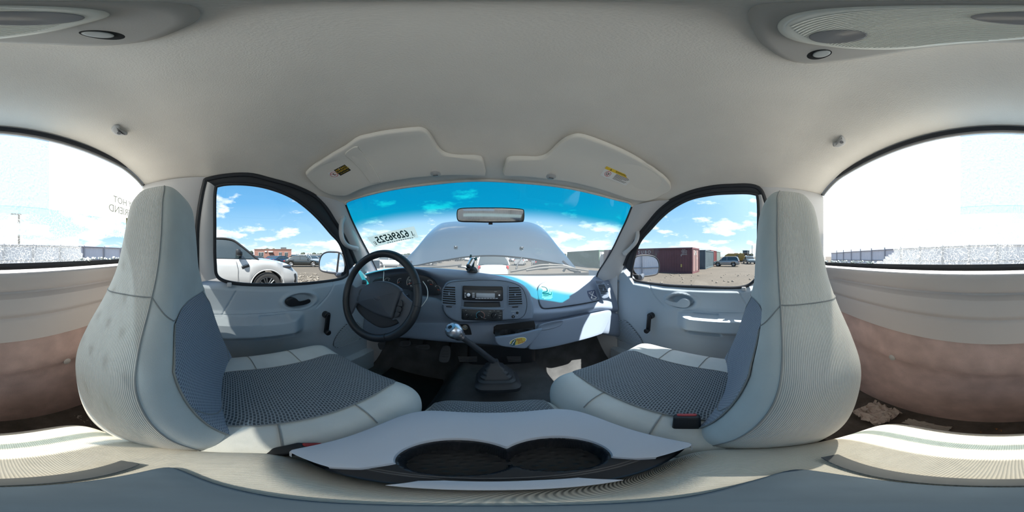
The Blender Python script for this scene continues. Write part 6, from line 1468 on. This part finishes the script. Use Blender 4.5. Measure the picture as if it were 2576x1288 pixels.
# ---- distant rows: one mesh each, colours shared
def multi(name, parts):
    V, F, n, mats, mi = [], [], 0, [], []
    for g, m in parts:
        v = np.asarray(g[0]); V.append(v); F += [tuple(i+n for i in f) for f in g[1]]; n += len(v); mats.append(m); mi += [len(mats)-1]*len(g[1])
    me = bpy.data.meshes.new(name); me.from_pydata(np.concatenate(V).tolist(), [], F)
    for m in mats: me.materials.append(m)
    me.polygons.foreach_set('material_index', mi); me.polygons.foreach_set('use_smooth', [True]*len(F)); me.validate(); return me
def farmesh(sty, pm):
    S = STY[sty]; wh = [move(lathe([(S['wr']*.6, -.1), (S['wr'], -.1), (S['wr'], .1), (S['wr']*.6, .1)], (0, 0, 0), (1, 0, 0), 12), (s*(S['W']/2-.12), a, S['wr'])) for a in S['ax'] for s in (-1, 1)]
    return multi('parked_car', [(body_geo(S, 22), pm), (house_geo(S), CGLASS), (roof_geo(S), pm), (geo(*wh), TYRE)])
FM = {}
cols = [('white', WHT), ('white', WHT), ('white', WHT), ('silver', SIL), ('black', BLK), ('white', WHT), ('dark grey', GRY), ('silver', SIL), ('red', RED)]
k = 0
for row, (y, x0, x1) in enumerate(((46, -30, 24), (54, -36, 28), (63, -42, 34))):
    for x in np.arange(x0, x1, 3.1 if row == 0 else 2.8):
        k += 1; nm, pm = cols[(k*5+row*3) % len(cols)] if rng.random() < .8 else cols[0]; sty = ('sedan', 'suv', 'suv')[int(rng.integers(0, 3))]
        if (nm, sty) not in FM: FM[nm, sty] = farmesh(sty, pm)
        o = bpy.data.objects.new('parked_car', FM[nm, sty]); COL.objects.link(o); o.location = (x+rng.normal(0, .2), y+rng.normal(0, .5), gz(x, y)); o.rotation_euler = (0, 0, rng.choice([0, PI])+rng.normal(0, .06))
        ty = 'low' if sty == 'sedan' else 'tall'; o.name = 'parked_car'
        tag(o, '%s %s car in the %s of the three distant rows seen under the hood' % (ty, nm, ('nearest', 'middle', 'farthest')[row]), 'car', 'distant rows of cars')
for k, (u, r) in enumerate(((733, 60), (744, 51), (754, 67), (765, 56), (799, 44), (808, 54), (818, 64), (864, 45), (873, 56), (884, 66))):
    nm, pm = cols[(k*4) % len(cols)]; sty = ('sedan', 'suv')[k % 2]
    if (nm, sty) not in FM: FM[nm, sty] = farmesh(sty, pm)
    o = bpy.data.objects.new('parked_car', FM[nm, sty]); COL.objects.link(o); p = pol(u, r); o.location = (p[0], p[1], gz(p[0])); o.rotation_euler = (0, 0, rng.uniform(0, 6))
    tag(o, '%s %s car in the distant line beyond the black sedan' % ('low' if sty == 'sedan' else 'tall', nm), 'car', 'distant cars on the left')
# ---- right side vehicles
mv = car('minivan', 'silver minivan parked beyond the end of the shipping containers', 'suv', SIL, pol(1827, 28.5), ahead(1827)-80)
car('pickup', 'pale blue pickup facing us beside the yellow trailer', 'pickup', paint('pale_blue', (.13, .18, .21), .2), pol(1884, 38), ahead(1884)+165, cat='truck')
YEL = mat('ochre_paint', (.27, .165, .03), .45)
p = pol(1846, 44); yt = thing('box_trailer', 'ochre yellow box trailer with a sloping nose and round wheel', 'trailer', (p[0], p[1], gz(20)), incab=False, rz=-math.radians(ahead(1846)))
pr_ = np.array([(-2.7, .55), (2.7, .55), (2.7, 2.45), (-1.5, 2.45), (-2.3, 2.0), (-2.7, 1.3)]); M = np.array([[0, 0, 1], [1, 0, 0], [0, 1, 0]]).T
M = np.stack([np.array([0, -1., 0]), np.array([0, 0, 1.]), np.array([1., 0, 0])], 1)
omesh('body', move(fixn(put(plate(pr_*np.array([1, 1]), 2.2, .06, 2), np.stack([[1., 0, 0], [0, 0, 1.], [0, -1., 0]], 1), (0, 1.1, 0))), (0, 0, 0)), YEL, yt)
omesh('window', box((.9, -1.11, 1.75), (.55, .03, .5), .01), CGLASS, yt); omesh('skirt', box((0, 0, .5), (5.3, 2.1, .25), .02), UNDER, yt); omesh('roof_vent', box((.6, 0, 2.52), (1.0, .7, .16), .03), SIL, yt)
for x in (.9, -1.7): omesh('wheel', move(lathe([(.2, -.1), (.40, -.1), (.40, .1), (.2, .1)], (0, 0, 0), (0, 1, 0), 20), (x, -1.0, .40)), TYRE, yt); omesh('hub', move(lathe([(.19, 0), (.17, .05), (0, .06)], (0, 0, 0), (0, -1, 0), 16), (x, -1.1, .40)), SIL, yt)
p = pol(1876, 52); ld = thing('wheel_loader', 'yellow and black wheel loader standing behind the pale blue pickup', 'loader', (p[0], p[1], gz(20)), incab=False, rz=-math.radians(ahead(1876)-60))
omesh('chassis', box((0, 0, 1.25), (4.2, 1.7, .9), .1), YEL, ld); omesh('cab', box((.2, 0, 2.7), (1.5, 1.4, 1.5), .08), CGLASS, ld); omesh('cab_roof', box((.2, 0, 3.5), (1.8, 1.7, .14), .04), CBLK, ld)
for x in (-.5, .9):
    for y in (-.7, .7): omesh('cab_post', box((x, y, 2.7), (.14, .14, 1.6), .02), CBLK, ld)
for x in (-1.4, 1.4):
    for y in (-.95, .95): omesh('wheel', move(lathe([(.3, -.25), (.75, -.25), (.75, .25), (.3, .25)], (0, 0, 0), (0, 1, 0), 20), (x, y, .75)), TYRE, ld)
omesh('bucket', fixn(put(plate(np.array([(0, 0), (.9, .1), (.2, .2), (.1, .9), (0, .9)]), 2.2), np.stack([[1., 0, 0], [0, 0, 1.], [0, -1., 0]], 1), (2.3, 1.1, .3))), CBLK, ld, sm=False); omesh('lift_arm', tube(np.array([[.6, -.5, 1.7], [1.6, -.5, 1.5], [2.4, -.5, .8]]), .13, 6), YEL, ld)
# ---- shipping containers
def container(label, c, heading, L, H, col, endcol=None, W=2.44, marks=None):
    m = mat('container_'+label.split()[0]+'_'+label.split()[1], tuple(q*.55 for q in col), .6, var=(.8, .12)); t = thing('shipping_container', label, 'container', (c[0], c[1], gz(c[0])), incab=False, rz=-math.radians(heading))
    def corr(n, amp, ln, h):     # one corrugated wall, local s along, depth d
        prof_ = []; w = ln/n
        for k in range(n): prof_ += [(k*w, 0), (k*w+.25*w, 0), (k*w+.45*w, amp), (k*w+.80*w, amp)]
        return prof_+[(ln, 0)]
    n = int(L/.28); pf = corr(n, .036, L-.3, H)
    for s in (-1, 1):
        P = np.array([[[s*(W/2-.05+.0)-s*d, -L/2+.15+a, z] for z in (.14, H-.12)] for a, d in pf]); omesh('side_wall', grid(P), m, t, sm=False)
    pf2 = corr(8, .036, W-.3, H); P = np.array([[[-W/2+.15+a, L/2-.05-d, z] for z in (.14, H-.12)] for a, d in pf2]); omesh('front_wall', grid(P), m, t, sm=False)
    omesh('roof_panel', box((0, 0, H-.06), (W-.14, L-.14, .04)), m, t, sm=False); omesh('floor_panel', box((0, 0, .14), (W-.1, L-.1, .10)), UNDER, t, sm=False)
    em_ = mat('container_end_%s' % label.split()[0], endcol, .6) if endcol else m
    for s in (-1, 1):
        for y in (-L/2+.08, L/2-.08): omesh('corner_post', box((s*(W/2-.08), y, H/2), (.16, .16, H), .01), m, t, sm=False)
        for z in (.10, H-.08): omesh('side_rail', box((s*(W/2-.04), 0, z), (.08, L-.2, .15), .01), m, t, sm=False)
        d = omesh('door_leaf', box((s*(W/4-.02), -L/2+.09, H/2), (W/2-.14, .06, H-.36), .01), em_, t, sm=False)
        for x in (.25, .75): omesh('locking_bar', cyl((s*(W/2-.12)*x, -L/2+.03, .2), (s*(W/2-.12)*x, -L/2+.03, H-.2), .025, n=8), SIL, d)
    for y in (-L/2+.08, L/2-.08):
        for z in (.08, H-.08): omesh('end_rail', box((0, y, z), (W-.3, .14, .16), .01), m, t, sm=False)
    return t, L, H, W
MK = mat('container_print', (.55, .55, .53), .7)
ct, L, H, W = container('maroon red shipping container, the nearest of the containers beyond the glove box side window', (14.75+1.22, 4.76+6.1), 0, 12.2, 2.55, (.22, .085, .10), endcol=(.36, .22, .21))
MS = np.stack([[0., -1, 0], [0., 0, 1], [-1., 0, 0]], 1)      # text on the wall that faces the truck
def cside(s_, y, z, size, m=MK): return put(text(s_, size, .002), MS, (-W/2+.02, y, z))
# white marks on the long wall, and small number rows near its door end
for k, a in enumerate('SUBO'):
    omesh('wall_letter', cside(a, .15-k*.46, 2.12, .50), MK, ct)
rows_ = [cside(s_, -5.25, 2.35-k*.16, .15) for k, s_ in enumerate(('22 G1  ', '30480 KG', ' 2250 KG', '28230 KG'))]
o = omesh('number_rows', geo(*rows_), MK, ct); o['kind'] = 'stuff'
omesh('wall_mark', cside('V', -4.95, 1.75, .26), MK, ct); omesh('wall_tag', put(plate(rrect(.14, .30, .03), .004), MS, (-W/2+.02, -4.95, .78)), mat('ochre_tag', (.5, .38, .12), .6), ct)
ME = np.stack([[1., 0, 0], [0., 0, 1], [0., -1, 0]], 1)
for s_, sz, x, z in (('ZN', .62, -.1, 2.0), ('8', .34, .45, 1.45), ('1', .34, .45, .55)): omesh('door_lettering', put(text(s_, sz, .002), ME, (x, -L/2+.045, z)), MK, ct)
container('blue grey shipping container just behind the maroon one', (21.4+3.05, 5.06+1.22), -90, 6.1, 2.62, (.16, .22, .25))
c2, _, _, _ = container('brick red shipping container with a white letter M on its end', (27.9+3.05, 5.6+1.22), 90, 6.1, 2.85, (.26, .05, .055))
for s_, z, sz in (('M', 2.3, .95), ('O', 1.45, .5)): omesh('end_letter', put(text(s_, sz, .002), ME, (.35, -3.05+.045, z)), MK, c2)
container('pale green shipping container, farthest of the row on that side', (34.6+3.05, 5.75+1.22), -90, 6.1, 2.85, (.34, .43, .40))
gd = math.degrees(math.atan2(1.5, 11.6)); cgc, _, _, _ = container('dark green shipping container ahead beyond the raised hood', (15.1+1.0, 23.2), gd, 12.2, 2.55, (.06, .16, .10), endcol=(.48, .48, .50))
container('pale grey shipping container behind the dark green one', (19.3, 20.5), gd, 6.1, 2.6, (.45, .45, .47))
# ---- low pink building, white shed, trees, poles
a, b = pol(640, 60), pol(733, 60); d = b-a; ln = np.linalg.norm(d); bx_ = thing('low_building', 'low flat-roofed salmon pink building behind the parked cars', 'building', (*(a+b)/2, 0), incab=False, rz=math.atan2(d[1], d[0]))
BRK = mat('salmon_brick', (.185, .095, .078), .85, var=(3, .08))
omesh('wall', box((0, 5, 1.9), (ln, 10, 3.8)), BRK, bx_, sm=False); omesh('parapet', box((0, 5, 3.85), (ln+.3, 10.3, .22)), mat('salmon_trim', (.20, .12, .095), .8), bx_, sm=False)
for x, w in ((-ln*.32, 1.9), (ln*.20, 1.1), (ln*.36, 1.2)):
    f_ = omesh('window', box((x, -.02, 2.05), (w, .12, 1.5)), WHT, bx_, sm=False); omesh('pane', box((x-w*.24, -.06, 2.05), (w*.42, .10, 1.3)), CGLASS, f_, sm=False); omesh('pane', box((x+w*.24, -.06, 2.05), (w*.42, .10, 1.3)), CGLASS, f_, sm=False)
omesh('door', box((-ln*.06, -.03, 1.4), (1.0, .12, 2.1)), mat('door_brown', (.20, .10, .08), .6), bx_, sm=False); omesh('awning', box((-ln*.06, -.5, 2.9), (1.7, 1.0, .5), .1), WHT, bx_)
omesh('wall_box', box((-ln*.19, -.1, 3.0), (.8, .3, .5), .03), WHT, bx_)
for x in (ln*.26, ln*.34): omesh('roof_unit', box((x, 3, 4.3), (1.1, 1.1, .8), .05), GRY, bx_, sm=False)
q = pol(770, 75); sh_ = thing('long_shed', 'long low white shed with a pale roof far behind the black sedan', 'building', (*q, 0), incab=False, rz=-math.radians(ahead(770)))
omesh('wall', box((0, 2, 1.0), (16, 5, 2.0)), WHT, sh_, sm=False); omesh('roof', box((0, 2, 2.08), (16.5, 5.6, .18)), mat('shed_roof', (.34, .36, .38), .5), sh_, sm=False)
LEAF = mat('tree_leaves', (.022, .032, .019), .9, var=(1.2, .35)); BARK = mat('tree_bark', (.10, .075, .05), .9)
def crown_geo(seed, r):
    g = np.random.default_rng(seed); parts = []
    for k in range(9):
        c = g.normal(0, .42, 3)*r*np.array([1, 1, .5]); q = ball((0, 0, 0), r*g.uniform(.40, .62), 12, 8); v = np.array(q[0]); v *= 1+g.normal(0, .10, (len(v), 1)); parts.append((v+c, q[1], None))
    return geo(*parts)
CM = []
for s_ in range(3):
    g = crown_geo(s_, 2.6); me = bpy.data.meshes.new('crown'); me.from_pydata(np.asarray(g[0]).tolist(), [], g[1]); me.materials.append(LEAF); me.polygons.foreach_set('use_smooth', [True]*len(me.polygons)); CM.append(me)
g = cyl((0, 0, 0), (0, 0, 2.5), .22, .14, 8); TM = bpy.data.meshes.new('trunk'); TM.from_pydata(np.asarray(g[0]).tolist(), [], g[1]); TM.materials.append(BARK)
def tree(u, r, h, label, group, k):
    p = pol(u, r); t = thing('tree', label, 'tree', (p[0], p[1], gz(p[0])), group, incab=False, rz=k*1.3); c = bpy.data.objects.new('crown', CM[k % 3]); COL.objects.link(c); c.parent = t; c.location = (0, 0, h*.62); c.scale = (h/4.6,)*3
    b_ = bpy.data.objects.new('trunk', TM); COL.objects.link(b_); b_.parent = t; b_.scale = (h/5,)*3
for k, (u, h) in enumerate(((626, 4.0),)): tree(u, 84, h, 'dark green tree behind the nose of the large white sport-utility', 'trees left of the pink building', k)
for k, (u, h) in enumerate(((652, 5.6), (676, 6.4))): tree(u, 92, h-.6, 'round tree whose crown shows above the pink building', 'trees behind the pink building', k+1)
for k, u in enumerate(np.arange(748, 890, 14)): tree(u, 150+5*math.sin(k*2.1), 3.2+1.3*abs(math.sin(k*1.7)), 'dark tree in the far tree line beyond the parked cars', 'far tree line on the left', k)
for k, u in enumerate(np.arange(955, 1480, 15.0)): tree(u, 150+8*math.sin(k*1.9), 3.0+1.2*abs(math.sin(k*2.3)), 'dark tree in the far tree line ahead', 'far tree line ahead', k)
for k, u in enumerate((1806, 1868, 1888, 1908)): tree(u, 150, 3.2+abs(math.sin(k))*1.2, 'dark tree far beyond the yellow trailer', 'trees on the right', k)
POLE = mat('pole_wood', (.07, .055, .045), .9)
def pole(x, y, h, label):
    t = thing('utility_pole', label, 'pole', (x, y, gz(x)), incab=False); omesh('post', cyl((0, 0, 0), (0, 0, h), .15, .10, 10), POLE, t)
    for z in (h-.4, h-1.3, h-2.2, h-3.1):
        a_ = omesh('cross_arm', box((.35, 0, z), (1.3, .12, .12), .01), POLE, t); omesh('insulator', cyl((.85, 0, z+.05), (.85, 0, z+.30), .06, .04, 8), SIL, a_)
pole(-5.2, -19, 9.5, 'tall wooden utility pole behind the corrugated fence'); p = pol(1892, 85); pole(p[0], p[1], 7.5, 'thin wooden utility pole far beyond the pale blue pickup')
# ---- corrugated fence behind
FW = mat('fence_sheet', (.93, .84, .84), .55, metal=0, var=(.7, .05)); FP = mat('fence_steel', (.40, .39, .42), .5, metal=.4)
fx0, fy0, fx1, fy1 = -17.0, -11.6, 27.0, -16.2; fl_ = math.hypot(fx1-fx0, fy1-fy0); fa = math.atan2(fy1-fy0, fx1-fx0); nP = 18; pw = fl_/nP
fence = thing('fence', 'pale corrugated metal fence with steel posts and two rails behind the truck', 'fence', (fx0, fy0, 0), incab=False, rz=fa)
pf = []
for k in range(12): w_ = pw/12; pf += [(k*w_, 0), (k*w_+.55*w_, 0), (k*w_+.68*w_, .035), (k*w_+.87*w_, .035)]
pf.append((pw-.01, 0)); P = np.array([[[a, d, z] for z in (-.35, 2.35)] for a, d in pf]); first = omesh('panel', sheet(P, .004), FW, fence, sm=False)
post = omesh('post', box((0, .11, 1.0), (.10, .10, 2.8), .01), FP, fence, sm=False); rail = None
for k in range(nP):
    if k: c = first.copy(); COL.objects.link(c); c.parent = fence; c.location = (k*pw, 0, -.022*max(0, fx0+k*pw)*.6); c2_ = post.copy(); COL.objects.link(c2_); c2_.parent = fence; c2_.location = (k*pw, 0, 0)
    for z in (1.05, 2.28):
        if rail is None: rail = omesh('rail', box((pw/2, .07, 0), (pw, .06, .09), .008), FP, fence, sm=False); r2 = rail
        else: r2 = rail.copy(); COL.objects.link(r2); r2.parent = fence
        r2.location = (k*pw, 0, z-.022*max(0, fx0+k*pw)*.6)
# ---- loose stones on the lot
gs2 = []
for k in range(170):
    if k < 110: p = pol(rng.uniform(725, 800), rng.uniform(7.5, 13))
    else: p = pol(rng.uniform(1600, 1900), rng.uniform(7, 16))
    r = rng.uniform(.03, .11); q = ball((0, 0, 0), r, 7, 5, (1, rng.uniform(.6, 1), rng.uniform(.4, .7))); v = np.array(q[0])*(1+rng.normal(0, .12, (len(q[0]), 1))); gs2.append((v+[p[0], p[1], gz(p[0])+.02], q[1], None))
tag(omesh('gravel', geo(*gs2), mat('stone', (.15, .135, .115), .9, var=(8, .25)), None, sm=False), 'loose pale stones scattered over the gravel lot', 'stones', kind='stuff')
